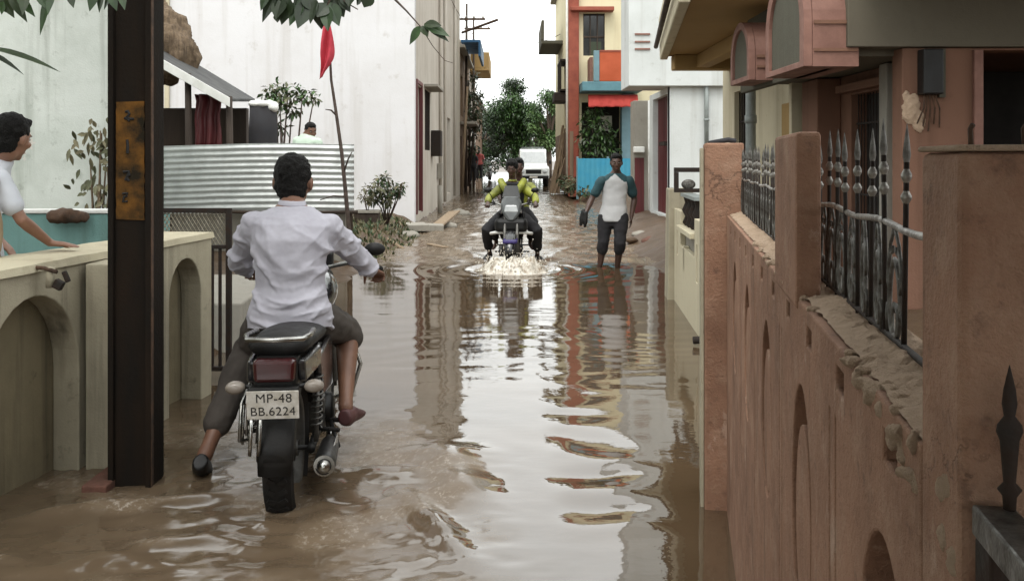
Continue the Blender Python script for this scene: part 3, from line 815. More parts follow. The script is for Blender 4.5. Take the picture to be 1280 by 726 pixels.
# pole and slabs on the muddy edge
def slab(name, label, cat, c, size, rot, mat, group=None, bev=.012):
    o = MB().obox((0,0,0), size, Matrix.Identity(3)).build(name, mat, None, bevel=bev)
    o.location = c; o.rotation_euler = rot
    return tag(o, label, cat, group)
o = MB().tube([W(452,284,17.2), W(478,296,16.2), W(505,312,15.0)], [.035,.038,.03], 8).build('bamboo_pole', M['wood'], None, True)
tag(o, 'pale bamboo pole lying half in the water on the left bank', 'pole')
slab('stone_slab', 'thick pale stone slab lying flat under the white wall corner', 'slab', (-1.93,18.6,.10), (.42,.6,.13), (.03,0,.3), M['cement'])
slab('concrete_block', 'grey concrete doorstep block at the white building corner', 'block', (-1.62,18.9,.02), (.42,.5,.22), (0,.05,.1), M['cement'])
slab('wooden_plank', 'long weathered plank leaning from the doorstep into the water', 'plank', (-1.48,20.0,.14), (.28,2.4,.05), (.10,-.12,-.14), M['wood'])
slab('broken_board', 'small broken board floating beside the bamboo pole', 'board', (-1.25,15.4,.015), (.10,.7,.03), (0,.03,.5), M['wood'])
for i, (px, py, s, lb) in enumerate(((512,296,.2,'flat stone beside the thick slab on the mud'),(560,283,.22,'wet rubble stone past the end of the plank'),(575,268,.26,'larger rubble stone further along the building foot'))):
    Y = F*H/(py-200); c = W(px,py,Y)
    m = MB().ell(c+V((0,0,.02)), (s,s*1.1,s*.45)); o = blob('rubble_stone', m, M['cement'], None, .03, 1, lambda q, n: .05*mn.noise(q*6)); tag(o, lb, 'stone')
# ================================================================== overhead tree (its trunk stands in the compound, left of the frame)
tr = thing('overhanging_tree', 'leafy branches of a tree hanging into the top of the lane', 'tree', (-4.3,4.6,.2))
m = MB()
m.tube([V((-4.3,4.6,.1)), V((-4.25,4.6,1.2)), V((-4.1,4.65,2.3)), V((-3.9,4.7,3.3)), V((-3.7,4.7,4.4))], [.17,.15,.13,.11,.08], 10)
m.build('trunk', M['bark'], tr, True)
m = MB(); ml = MB()
def twig(pts, r0, r1):
    n = len(pts); m.tube(pts, [r1+(r0-r1)*(1-i/(n-1))**3.2 for i in range(n)], 6)
twig([V((-3.95,4.7,3.2)), V((-3.0,4.65,3.35)), V((-2.0,4.6,3.1)), V((-1.3,4.55,2.75)), W(415,-8,4.5), W(408,12,4.5)], .07, .006)
twig([V((-3.9,4.7,3.3)), V((-3.0,5.6,4.0)), V((-2.2,6.3,4.4))], .08, .02)
twig([V((-3.7,4.7,4.2)), V((-2.8,3.4,4.0)), V((-2.0,2.6,3.9))], .07, .02)
twig([V((-2.0,4.6,3.1)), V((-1.2,4.5,3.0)), W(470,-60,4.5), W(488,-6,4.5), W(508,14,4.5), W(526,34,4.5), W(541,58,4.5), W(556,76,4.5), W(566,79,4.5)], .03, .0018)
twig([V((-3.0,4.65,3.35)), V((-2.9,4.0,3.0)), W(90,-80,3.6), W(70,-10,3.55)], .04, .005)
twig([W(415,-8,4.5), W(440,8,4.5), W(447,12,4.45)], .006, .003)
twig([W(415,-20,4.5), W(390,-6,4.45), W(360,-4,4.4)], .008, .003)
twig([W(415,-20,4.5), W(450,-8,4.5), W(468,-4,4.5)], .008, .003)
twig([W(90,-80,3.6), W(125,-30,3.7), W(150,-12,3.8)], .01, .003)
twig([V((-2.9,4.0,3.0)), W(-40,20,3.4), W(-20,62,3.4)], .02, .004)
def leafpx(x0, y0, x1, y1, Y, w, mi=0, up=None):
    a, b = W(x0,y0,Y), W(x1,y1,Y+rnd.uniform(-.05,.05))
    leaf_faces(ml, a, b-a, up or V((rnd.uniform(-.4,.4),-1,.5)), (b-a).length, w*1.35/F*Y, mi, .18, 6)
for L in [(345,-8,328,22,14),(352,0,345,20,16),(362,-2,352,26,18),(378,0,362,27,15),(385,2,372,30,17),(395,0,388,25,13),(398,5,402,32,16),(410,6,396,18,14),(408,8,410,34,13),(412,4,424,28,15),
          (418,0,430,18,15),(424,-4,438,12,13),(430,-8,436,8,13),(440,-8,436,6,12),(452,-6,446,4,9),(462,-6,455,7,15),(466,-6,463,6,10),(380,-6,392,12,14),(372,-8,380,10,14),(405,-6,418,10,15),(350,-6,338,12,13),(336,-10,326,10,11),(392,8,382,16,8),(346,18,347,27,7)]:
    leafpx(*L[:4], 4.5, L[4], rnd.choice((0,0,1)))
for L in [(526,33,512,52,9),(527,33,535,44,9),(530,32,562,40,10),(530,31,552,28,9),(533,33,561,47,8)]:
    leafpx(*L[:4], 4.5, L[4], rnd.choice((1,0)))
for L in [(0,-6,18,18,11),(10,-8,34,22,10),(20,-6,44,16,9),(32,-8,28,14,9),(45,-8,62,10,8),(62,-10,50,36,8),(66,-8,60,14,9),(88,-10,92,6,9),(120,-14,112,10,10),(128,-12,124,12,9),(136,-10,146,10,9),(142,-14,130,8,9),(150,-12,156,8,8),(-10,-4,8,12,10),(4,2,2,16,8)]:
    leafpx(*L[:4], 3.6, L[4], rnd.choice((0,1,1)))
leafpx(-26,58,76,73,3.4, 13, 0, V((0,-.4,1)))
leafpx(-26,60,30,84,3.4, 10, 0, V((0,-.4,1)))
# the crown itself, above the frame, clumps added to darken the near left
leaf_cloud(ml, [(V((-2.2,6.2,4.4)),1.2),(V((-2.6,7.6,5.0)),1.3),(V((-1.6,5.2,4.2)),1.0),(V((-3.4,6.4,4.6)),1.2),(V((-1.9,3.2,3.9)),1.0),(V((-2.6,1.8,4.0)),1.1),(V((-3.9,4.8,5.2)),1.1),(V((-3.0,4.7,4.6)),.8),(V((-2.2,4.9,4.3)),.7),(V((-4.6,4.2,4.8)),.9),(V((-1.5,4.8,3.7)),.45)], 5200, .17, 2, 3, .45)
m.build('limb', M['stick'], tr, True)
ml.build('crown', [M['leafdark'],M['leaf1']], tr)

# ================================================================== tall white building on the left of the lane
wb = thing('white_building', 'tall whitewashed building with a dark shuttered doorway facing the lane', 'building', (-2.2,21,0))
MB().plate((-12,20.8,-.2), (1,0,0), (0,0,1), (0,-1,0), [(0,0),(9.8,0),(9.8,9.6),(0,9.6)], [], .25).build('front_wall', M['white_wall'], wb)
yy = lambda px: -2.2*F/(px-640)        # distance along the lane-side face of a pixel column
def hole(pa, pb, z0, z1, y0=20.8): return [(yy(pa)-y0,z0+.2),(yy(pb)-y0,z0+.2),(yy(pb)-y0,z1+.2),(yy(pa)-y0,z1+.2)]
ops = [hole(520.6,526.6,.22,3.2), hole(531,537.5,1.7,3.25), hole(559,563,.3,2.9)]
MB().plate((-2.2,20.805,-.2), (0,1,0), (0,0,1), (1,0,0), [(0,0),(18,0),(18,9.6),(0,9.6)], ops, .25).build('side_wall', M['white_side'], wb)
MB().box((-11.9,21.1,-.2), (-2.52,38.7,9.3)).build('core', M['darkin'], wb)
MB().box((-12.1,20.6,9.605), (-1.95,39,9.8)).build('roof', M['cement'], wb)
def vdoor(mb, pa, pb, z0, z1, dx=-.12, th=.05):
    mb.box((-2.2+dx-th, yy(pa)+.001, z0), (-2.2+dx, yy(pb)-.001, z1)); return mb
vdoor(MB(), 520.6,526.6,.22,3.2,-.16).build('door', M['darkwood'], wb, bevel=.01)
m = MB(); a, b = yy(520.6), yy(526.6)
m.box((-2.26,a-.09,.2), (-2.165,a-.002,3.22)).box((-2.26,b+.002,.2), (-2.165,b+.09,3.22)).box((-2.26,a-.09,3.222), (-2.165,b+.09,3.31))
m.build('door_frame', M['maroon'], wb, bevel=.006)
w = vdoor(MB(), 531,537.5,1.7,3.25,-.15).build('window', M['glass'], wb)
m = MB(); a, b = yy(531), yy(537.5)
for k in range(7): m.tube([V((-2.22,a+(b-a)*k/6,1.7)), V((-2.22,a+(b-a)*k/6,3.25))], .012, 5)
m.build('grille', M['iron'], w)
MB().box((-2.2,a-.2,3.28), (-1.85,b+.25,3.35)).build('sunshade', M['cement'], wb, bevel=.01)
vdoor(MB(), 559,563,.3,2.9,-.1).build('side_door', M['cement'], wb)
MB().box((-2.19,yy(538.5),1.55), (-1.93,yy(541),2.25)).build('meter_box', M['iron'], wb, bevel=.01)
for px in (548.5,554.5,567): MB().tube([V((-2.15,yy(px),.1)), V((-2.15,yy(px),9))], .05, 8).build('drain_pipe', M['white_side'], wb, True)
MB().box((-2.19,yy(546),.9), (-2.05,yy(547.5),1.35)).build('vent_panel', M['cement'], wb, bevel=.01)
for k, (x,z0,z1) in enumerate([(-7.79,1.0,9.2)]):
    MB().box((x-.05,20.74,z0), (x+.05,20.798,z1)).build('rain_strip', M['cream_pale'], wb)
# stub post by the door
o = MB().tube([V((-1.98,yy(540),-.1)), V((-1.98,yy(540),.75))], .07, 10).build('stub_post', M['cement'], None, True)
tag(o, 'short grey stub post at the foot of the white building', 'post')

# ---- row houses further along the left
def row_house(label, Y0, Y1, x, z1, wall, ops_, cols, name='row_house'):
    t = thing(name, label, 'house', (x,Y0,0))
    hol = [[(a-Y0,b+.2),(c-Y0,b+.2),(c-Y0,d+.2),(a-Y0,d+.2)] for a,b,c,d in ops_]
    MB().plate((x,Y0,-.2), (0,1,0), (0,0,1), (1,0,0), [(0,0),(Y1-Y0,0),(Y1-Y0,z1+.2),(0,z1+.2)], hol, .2).build('side_wall', wall, t)
    MB().plate((x-6,Y0,-.2), (1,0,0), (0,0,1), (0,-1,0), [(0,0),(5.799,0),(5.799,z1+.2),(0,z1+.2)], [], .2).build('front_wall', wall, t)
    MB().box((x-5.9,Y0+.21,-.2), (x-.35,Y1-.1,z1-.1)).build('core', M['darkin'], t)
    MB().box((x-6.1,Y0-.15,z1+.005), (x+.25,Y1+.1,z1+.14)).build('roof', M['cement'], t, bevel=.02)
    for (a,b,c,d), col in zip(ops_, cols):
        MB().box((x-.2,a,b), (x-.1,c,d)).build('door' if b < .5 else 'window', col, t)
    return t
rh = row_house('narrow brown two storey house just past the white building', 39.1, 48, -2.25, 6.2, M['brownwall'], [(40,.1,41.3,2.5),(43,.1,44.8,2.6),(40.2,3.4,42,5.2),(45.5,.9,47,2.2)], [M['maroon'],M['darkwood'],M['glass'],M['glass']])
MB().box((-2.25,40,3.0), (-1.55,46,3.12)).build('balcony_slab', M['cement'], rh, bevel=.02)
MB().box((-2.2,39.6,6.5), (-1.35,44,6.62)).box((-1.45,39.6,5.9),(-1.35,44,6.499)).build('blue_awning', M['bluetarp'], rh, bevel=.02)
rh2 = row_house('pale plastered house with an upper balcony beyond the brown house', 48.3, 58, -2.3, 7.6, M['white_side'], [(49.5,.1,51,2.4),(53,.1,55,2.6),(49.5,3.6,51.5,5.2)], [M['darkwood'],M['brownwall'],M['glass']])
MB().box((-2.3,50,6.3), (-1.25,55,6.42)).box((-1.35,50,6.421),(-1.25,55,7.3)).box((-2.25,50,6.421),(-1.351,50.1,7.3)).build('balcony', M['tan'], rh2, bevel=.02)
rh3 = row_house('low shaded house at the far left end of the lane', 58.4, 74, -2.4, 5.4, M['brownwall'], [(60,.1,62,2.4),(66,.1,68,2.4)], [M['darkwood'],M['maroon']])
# leaning poles and creepers against them
for i, (px, Y, z, lean, lb) in enumerate(((577,39.6,4.6,.25,'pale leaning pole against the brown house, nearest the white building'),(582,42.2,8.6,.05,'tall dark utility pole beside the brown house'),(588,46.5,5.4,-.1,'shorter grey pole at the far corner of the brown house'),(592,49.5,9.2,.0,'tall utility pole with a crossbar before the pale house'))):
    x = (px-640)/F*Y
    t = thing('lane_pole', lb, 'pole', (x,Y,-.1))
    MB().tube([V((x,Y,-.1)), V((x+lean*.5,Y,z*.5)), V((x+lean,Y,z))], [.075,.065,.05], 8).build('shaft', M['wood'] if i == 0 else M['darkwood'], t, True)
    if i in (1,3):
        MB().box((x-.5,Y-.06,z-.75), (x+.9,Y+.04,z-.66)).build('crossbar', M['rustedge'], t)
        m = MB()
        for q in (-.4,.0,.4,.8): m.lathe((x+q,Y,z-.655), [(.0,0),(.05,0),(.05,.12),(.0,.14)], n=8)
        m.build('insulator', M['whitetrim'], t, True)
cw = thing('overhead_cable', 'sagging overhead cables strung across the lane houses', 'cable', (-1.8,42.2,7.9))
m = MB()
for (a,b,s) in ((V((-2.1,42.2,7.9)), V((-2.05,49.5,8.5)), .5), (V((-2.1,42.2,7.8)), V((-2.2,21.5,7.6)), .6), (V((-2.05,49.5,8.5)), V((2.3,40,7.0)), .7), (V((-2.15,39.5,6.9)), V((-.6,38.5,7.3)), .0)):
    m.tube([a.lerp(b,k/10)-V((0,0,s*(1-((k-5)/5)**2))) for k in range(11)], .014 if s else .06, 5)
m.build('wire', M['rustedge'], cw)
cl = [(V((-1.95+rnd.uniform(-.15,.3),Y,z)), r) for Y, z, r in ((43,3.8,.5),(43.2,3.1,.45),(44,4.5,.55),(44.5,5.4,.45),(45,2.7,.5),(46,3.6,.5),(44,2.0,.4),(46.5,4.6,.4))]
shrub('creeper', 'green creeper hanging down the brown house front', 'creeper', (-2.1,44,.2), cl, 900, .2, [M['leafolive'],M['leaf1'],M['leafdark']], .04)
cl = [(V((-1.9+rnd.uniform(-.1,.3),Y,z)), r) for Y, z, r in ((51,.9,.45),(52.2,1.3,.5),(53,.8,.45),(54.5,1.1,.5))]
shrub('wayside_bush', 'dark bush at the foot of the pale house', 'bush', (-2.0,52.5,.2), cl, 420, .2, [M['leafdark'],M['leaf1']], .03)

# ---- trees that close the lane
def tree(label, base, th, clumps, n, size, mats, group='trees at the end of the lane'):
    t = thing('street_tree', label, 'tree', base, 0, group)
    b = V(base); top = b+V((.1,0,th))
    m = MB(); m.tube([b-V((0,0,.3)), b.lerp(top,.5)+V((.08,.05,0)), top], [.32,.24,.18], 10); m.build('trunk', M['bark'], t, True)
    m = MB()
    for c, r in clumps:
        c = V(c); m.tube([top, top.lerp(c,.5)+V((0,0,.2)), c], [.14,.09,.03], 6)
    m.build('limb', M['bark'], t, True)
    m = MB(); leaf_cloud(m, [(c, r, rnd.choice((0,1,2))) for c, r in clumps], n, size, len(mats), 2, .55)
    m.build('crown', mats, t)
    return t
def clumps_of(c, rx, rz, k, r):
    out = []
    for _ in range(k):
        q = rdir(); out.append((V((c[0]+q.x*rx*rnd.uniform(.5,1), c[1]+q.y*rx*.7, c[2]+q.z*rz*rnd.uniform(.5,1))), r*rnd.uniform(.7,1.25)))
    return out
tree('large round dark green tree closing the end of the lane', (.15,76,.1), 3.0, clumps_of((.15,76,5.0), 2.1, 2.6, 40, .9)+[(V((-1.9,75.5,1.2)),1.1),(V((1.4,75.2,1.2)),1.1),(V((-2.6,76,2.2)),1.1),(V((-1.6,76,4.6)),1.1),(V((.1,76,7.5)),.8),(V((.8,75.5,2.4)),1.),(V((-1.3,75.5,2.6)),1.),(V((-.2,75,1.6)),1.1)], 20000, .24, [M['leafdark'],M['leaf1'],M['leaf2']])
tree('smaller lighter green tree right of the large one', (2.7,70,.1), 2.4, clumps_of((2.5,70,4.6), 1.5, 2.0, 20, .7), 9000, .21, [M['leaf1'],M['leaf2'],M['leaf3']])
tree('dark tree behind the low house on the far left', (-3.0,84,.1), 2.5, clumps_of((-2.6,84,3.8), 2.4, 2.2, 22, .95), 8000, .27, [M['leafdark'],M['leaf1'],M['leafdark']])
tree('pale hazy tree farthest beyond the lane', (2.0,104,.1), 3, clumps_of((1.0,104,4.2), 7.0, 3.4, 40, 1.7), 7000, .4, [M['leaf1'],M['leaf2'],M['leafdark']])

# ================================================================== RIGHT: cream and orange house with a balcony
oh = thing('balcony_house', 'cream house with an orange balcony front and red brown corner column', 'house', (2.2,34,.4))
s = 34/F
X_ = lambda px: (px-640)*s
Z_ = lambda py: H-(py-200)*s
zf = .15
def rc(pa, pb, ya, yb): return [(X_(pa)-X_(712),Z_(yb)-zf),(X_(pb)-X_(712),Z_(yb)-zf),(X_(pb)-X_(712),Z_(ya)-zf),(X_(pa)-X_(712),Z_(ya)-zf)]
MB().plate((X_(712),34,zf), (1,0,0), (0,0,1), (0,-1,0), [(0,0),(5.2,0),(5.2,8.9),(0,8.9)], [rc(729,756,17,70), rc(727,775,128,231.5)], .22).build('front_wall', M['yellow_wall'], oh)
MB().plate((X_(712),34.001,zf), (0,1,0), (0,0,1), (-1,0,0), [(0,0),(11,0),(11,8.9),(0,8.9)], [[(1.5,4.0),(3.4,4.0),(3.4,5.1),(1.5,5.1)],[(1.5,1.0),(3.5,1.0),(3.5,2.4),(1.5,2.4)],[(6,0.05),(7.4,0.05),(7.4,2.4),(6,2.4)]], .22).build('side_wall', M['yellow_wall'], oh)
MB().box((X_(712)+.24,34.9,zf), (X_(712)+5.1,44.8,8.8)).build('core', M['darkin'], oh)
MB().box((X_(712)-.006,34.9,zf), (X_(712)-.001,44.9,2.55)).build('lower_wall', M['brownwall'], oh)
MB().box((X_(712)-.25,33.8,9.06), (X_(712)+5.3,45.2,9.2)).build('roof', M['cement'], oh)
MB().box((X_(710),33.70,.1), (X_(723),33.995,9.0)).build('corner_column', M['redbrown'], oh, bevel=.02)
MB().box((X_(711.5),33.66,.1), (X_(716),33.699,2.5)).build('column_casing', M['brownwall'], oh)
MB().box((X_(712.5),33.5,Z_(16)), (X_(766),33.99,Z_(11))).build('lintel', M['redbrown'], oh, bevel=.02)
wn_ = MB().box((X_(729)+.01,34.15,Z_(70)), (X_(756)-.01,34.18,Z_(17))).build('window', M['glass'], oh)
m = MB()
for k in range(4): m.box((X_(729+9*k)-.02,34.10,Z_(70)), (X_(729+9*k)+.02,34.148,Z_(17)))
m.box((X_(729),34.09,Z_(47)), (X_(756),34.14,Z_(45))); m.build('frame', M['darkwood'], wn_)
MB().box((X_(737),34.12,Z_(70)),(X_(752),34.145,Z_(52))).build('plant_pane', M['leafdark'], wn_)
bs = MB().box((X_(724),32.6,Z_(117.5)), (X_(797),33.995,Z_(106))).build('balcony_slab', M['tealslab'], oh, bevel=.03)
bp = MB().box((X_(745),32.62,Z_(105.8)), (X_(791),32.74,Z_(70))).build('balcony_front', M['orange'], oh, bevel=.015)
MB().box((X_(745),32.60,Z_(70.5)), (X_(791),32.78,Z_(68.5))).build('handrail', M['redbrown'], bp)
MB().box((X_(738),32.60,Z_(105.8)), (X_(744.8),32.80,Z_(69))).build('balcony_post', M['bluegrey'], oh, bevel=.015)
MB().box((X_(734),32.81,Z_(105.8)), (X_(737.8),33.9,Z_(76))).build('balcony_side', M['pink_red'], oh, bevel=.015)
m = MB(); nn = 30
for i in range(7):
    for k in range(nn):
        t = k/(nn-1); q = W(735+62*t, 118.5+2.6*i+.4*math.sin(t*31)*(i/6), 32.9)
        q.y += .03*math.sin(t*37)*(i/6)-.3*(i/6); m.v.append(q)
for i in range(6):
    for k in range(nn-1):
        a = i*nn+k; m.f.append([a,a+1,a+nn+1,a+nn]); m.m.append(0)
o = m.build('awning', M['redcloth'], oh, True); o.modifiers.new('s','SOLIDIFY').thickness = .02
MB().box((X_(775),33.5,.2), (X_(792),33.98,Z_(119))).build('porch_pillar', M['bluegrey'], oh, bevel=.02)
MB().box((X_(752),34.60,Z_(163)), (X_(767),34.62,Z_(144))).build('back_window', M['whitetrim'], oh)
sw = MB().box((X_(712)+.1,35.5,4.15), (X_(712)+.12,37.4,5.25)).build('side_window', M['glass'], oh)
m = MB()
for z in (4.1,5.25): m.box((X_(712)-.28,35.3,z), (X_(712)-.002,37.6,z+.07))
for k in range(9): m.tube([V((X_(712)-.25,35.35+k*.27,4.1)), V((X_(712)-.25,35.35+k*.27,5.3))], .02, 5)
m.build('window_cage', M['iron'], sw)
MB().box((X_(712)-.5,35.4,3.7), (X_(712)-.004,37.2,4.05)).build('cooler_box', M['iron'], oh, bevel=.03)
MB().box((X_(712)-.9,38.5,6.3), (X_(712)-.004,42.5,6.45)).box((X_(712)-.9,38.5,6.451),(X_(712)-.78,42.5,7.3)).build('side_balcony', M['greygreen'], oh, bevel=.03)
m = MB(); m.tube([V((X_(712)-.06,34.5,.3)), V((X_(712)-.06,34.5,8.8))], .05, 8); m.build('drain_pipe', M['whitetrim'], oh, True)
cl = [(V((X_(px),Y,Z_(py))), r) for px, py, Y, r in ((737,150,33.2,.42),(745,162,33,.5),(733,172,33.1,.45),(748,180,33.2,.5),(738,190,33,.45),(757,172,33.4,.4),(760,188,33.2,.4),(742,139,33.3,.35))]
shrub('porch_bush', 'tall dark green bush growing in the porch under the red awning', 'bush', (X_(743),33.2,.4), cl, 1000, .2, [M['leaf1'],M['leafdark'],M['leaf2']], .04)
bg_ = thing('blue_gate', 'bright blue sheet metal gate below the orange balcony', 'gate', (3.4,32,.4))
X2 = lambda px: (px-640)/F*31.5
m = MB(); nn = 60
for i in range(2):
    for k in range(nn+1):
        t = k/nn; m.v.append(V((X2(722)+(X2(797)-X2(722))*t, 31.5++.006*math.sin(t*75), (.25,1.50)[i])))
for k in range(nn): m.f.append([k,k+1,nn+2+k,nn+1+k]); m.m.append(0)
o = m.build('sheet', M['cyan'], bg_, False); o.modifiers.new('s','SOLIDIFY').thickness = .01
for px in (722,760,797): MB().box((X2(px)-.04,31.53,.1), (X2(px)+.04,31.61,1.56)).build('post', M['bluegrey'], bg_, bevel=.01)
# scrap and grass by its corner
cl = [(V((X_(px),Y,Z_(py))), r) for px, py, Y, r in ((703,224,33.0,.28),(709,230,32.4,.3),(716,229,32,.28),(722,236,31,.25))]
shrub('verge_weeds', 'low green weeds at the foot of the red brown column', 'weeds', (X_(710),32.5,.2), cl, 380, .17, [M['leafolive'],M['leafdry'],M['leaf1']], .01)
fo = thing('firewood_bundle', 'untidy bundle of sticks leaning on the brown lower wall', 'bundle', (2.0,38,.2))
m = MB()
for i in range(22):
    y = rnd.uniform(36.2,39.5); m.tube([V((1.72+rnd.uniform(-.15,.2),y,.1)), V((2.1,y+rnd.uniform(-.4,.4),rnd.uniform(1.4,2.9)))], .03, 5)
m.build('stick', M['wood'], fo)

# ---- white block with the overhanging upper floor
wk = thing('white_block_house', 'white house with an overhanging upper floor and maroon folding gate below', 'house', (4,19,0))
Xc = lambda px: (px-640)/F*18.5
Zc = lambda py: H-(py-200)/F*18.5
MB().plate((Xc(838),18.6,-.2), (1,0,0), (0,0,1), (0,-1,0), [(0,0),(4.2,0),(4.2,Zc(108)+.2),(0,Zc(108)+.2)], [], .2).build('front_wall', M['cool_white'], wk)
MB().plate((Xc(838),18.601,-.2), (0,1,0), (0,0,1), (-1,0,0), [(0,0),(2.7,0),(2.7,Zc(108)+.2),(0,Zc(108)+.2)], [[(.25,.5),(2.2,.5),(2.2,Zc(116)+.2),(.25,Zc(116)+.2)]], .2).build('side_wall', M['cool_white'], wk)
MB().box((Xc(785.5),18.45,Zc(108)+.001), (Xc(838)+4.2,19.75,8.6)).build('upper_floor', M['cool_white'], wk, bevel=.015)
for py in (43.5,53,62):
    MB().box((Xc(793),18.42,Zc(py+1)), (Xc(812),18.448,Zc(py-1))).build('painted_band', M['pink_red'], wk)
MB().box((Xc(838)+.14,18.86,.3), (Xc(838)+.17,20.8,Zc(116))).build('door', M['maroon'], wk)
MB().box((Xc(838)+.3,19.0,-.1), (Xc(838)+4,21.2,2.8)).build('core', M['darkin'], wk)
m = MB()
for k in range(12): m.box((Xc(838)+.10,18.87+k*.16,.3), (Xc(838)+.138,18.93+k*.16,Zc(116)))
m.build('gate_slat', M['maroon'], wk)
MB().box((Xc(838)-.05,18.95,1.75), (Xc(838)+.1,19.6,1.83)).build('latch_bar', M['iron'], wk)
m = MB(); m.tube([V((Xc(883.5),18.53,Zc(190))), V((Xc(883.5),18.53,Zc(72)))], .045, 10)
for py in (100,150): m.tube([V((Xc(883.5),18.53,Zc(py+1.5))), V((Xc(883.5),18.53,Zc(py-1.5)))], .055, 10)
m.build('drain_pipe', M['galvpipe'], wk, True)
m = MB(); m.box((Xc(853),18.585,Zc(94)), (Xc(871),18.598,Zc(93))); m.build('crack', M['cement'], wk)
gp = thing('grey_gatepost', 'tall grey plastered gatepost left of the maroon folding gate', 'post', (3.1,22,0))
MB().box((2.87,21.75,-.1), (3.33,22.3,2.85)).build('shaft', M['cement'], gp, bevel=.015)
MB().tube([V((3.24,21.7,.1)), V((3.24,21.7,2.85))], .035, 8).build('pipe', M['whitetrim'], gp, True)
MB().box((2.86,21.5,1.62), (3.1,21.745,1.76)).build('lamp_box', M['whitetrim'], gp, bevel=.02)
MB().box((2.9,21.74,.1), (3.12,21.749,1.5)).build('dark_panel', M['maroon'], gp)
# debris on the muddy right bank
for i, (px, py, s, lb) in enumerate(((800,293,.16,'pale wet stone nearest the white house wall'),(789,300,.12,'small dark stone on the right mud bank'),(812,301,.14,'flat brick lump on the right mud bank'),(782,285,.1,'little pale stone by the grey gatepost'))):
    Y = F*(H-.08)/(py-200); c = W(px,py,Y)
    m = MB().ell(c, (s,s,s*.5)); o = blob('bank_stone', m, (M['cement'],M['mud'],M['brick'],M['whitetrim'])[i], None, .02, 1, lambda q, n: .03*mn.noise(q*9)); tag(o, lb, 'stone')

# ================================================================== RIGHT: cream compound wall, gate and tan house
def cw_(Y, off=0, z=0): return V((1.53+(Y-7.5)*.0745+off, Y, z))
ck = thing('cream_garden_wall', 'pale cream garden wall with slots and a balustrade opening past the pink post', 'wall', cw_(8.5,.1))
u = (cw_(9)-cw_(8)).normalized(); nrm = V((-u.y,u.x,0))
def zz(py, Y): return H-(py-200)/F*Y
O = cw_(5.2,0,-.15)
t_ = lambda Y: (Y-5.2)*math.hypot(1,.0745)
sl_ = lambda Y, w, z0, z1: [(t_(Y),z0+.15),(t_(Y+w),z0+.15),(t_(Y+w),z1+.15),(t_(Y),z1+.15)]
MB().plate(O, u, wz, nrm, [(0,0),(t_(9.55),0),(t_(9.55),1.1),(t_(8.95),1.1),(t_(8.95),.77),(t_(7.85),.77),(t_(7.85),1.1),(0,1.1)],
   [sl_(8.62,.09,.40,.64), sl_(9.2,.08,.5,.76), sl_(7.65,.09,.42,.74)], .05).build('wall', M['cream_pale'], ck, bevel=.004)
MB().hexa([cw_(5.2,.052,-.15),cw_(9.55,.052,-.15),cw_(9.55,.16,-.15),cw_(5.2,.16,-.15),cw_(5.2,.052,.75),cw_(9.55,.052,.75),cw_(9.55,.16,.75),cw_(5.2,.16,.75)]).build('core', M['cement'], ck)
MB().hexa([cw_(7.86,-.04,.772),cw_(8.94,-.04,.772),cw_(8.94,.17,.772),cw_(7.86,.17,.772),cw_(7.86,-.04,.82),cw_(8.94,-.04,.82),cw_(8.94,.17,.82),cw_(7.86,.17,.82)]).build('sill', M['cream_pale'], ck, bevel=.006)
MB().hexa([cw_(7.86,.0,1.10),cw_(8.94,.0,1.10),cw_(8.94,.12,1.10),cw_(7.86,.12,1.10),cw_(7.86,.0,1.13),cw_(8.94,.0,1.13),cw_(8.94,.12,1.13),cw_(7.86,.12,1.13)]).build('rail', M['galvpipe'], ck)
for Y in (8.02,8.3,8.58,8.82):
    MB().lathe(cw_(Y,.06,.822), [(.03,0),(.055,.03),(.03,.09),(.06,.15),(.03,.22),(.045,.275)], n=12).build('baluster', M['iron'], ck, True)
pw2 = MB().hexa([cw_(9.55,-.07,-.15),cw_(9.9,-.07,-.15),cw_(9.9,.2,-.15),cw_(9.55,.2,-.15),cw_(9.55,-.05,1.15),cw_(9.9,-.05,1.15),cw_(9.9,.2,1.15),cw_(9.55,.2,1.15)]).build('end_pier', M['cream'], ck, bevel=.01)
MB().hexa([cw_(5.2,.001,.951),cw_(5.3,.001,.951),cw_(5.3,.16,.951),cw_(5.2,.16,.951),cw_(5.2,.001,1.3),cw_(5.3,.001,1.3),cw_(5.3,.16,1.3),cw_(5.2,.16,1.3)]).build('corner', M['cream'], ck)
MB().tube([cw_(7.2,-.09,.04), cw_(7.2,.0,.045)], .03, 10).build('drain_spout', M['iron'], ck, True)
# metal frame panel standing on it
fp2 = thing('metal_frame_panel', 'small dark metal frame on the cream garden wall balustrade', 'frame', cw_(8.9,.08,1.13))
a, b = cw_(9.4,.08), cw_(8.3,.08)
m = MB()
for z0, z1 in ((1.132,1.17),(1.33,1.375)): m.box((a.x-.16,9.0,z0),(a.x+.16,9.05,z1))
m.box((a.x-.16,9.0,1.171),(a.x-.12,9.05,1.329)); m.box((a.x+.12,9.0,1.171),(a.x+.16,9.05,1.329)); m.build('frame', M['iron'], fp2)
MB().ell((a.x-.02,9.03,1.21), (.07,.02,.05)).build('ornament', M['ironlight'], fp2, True)

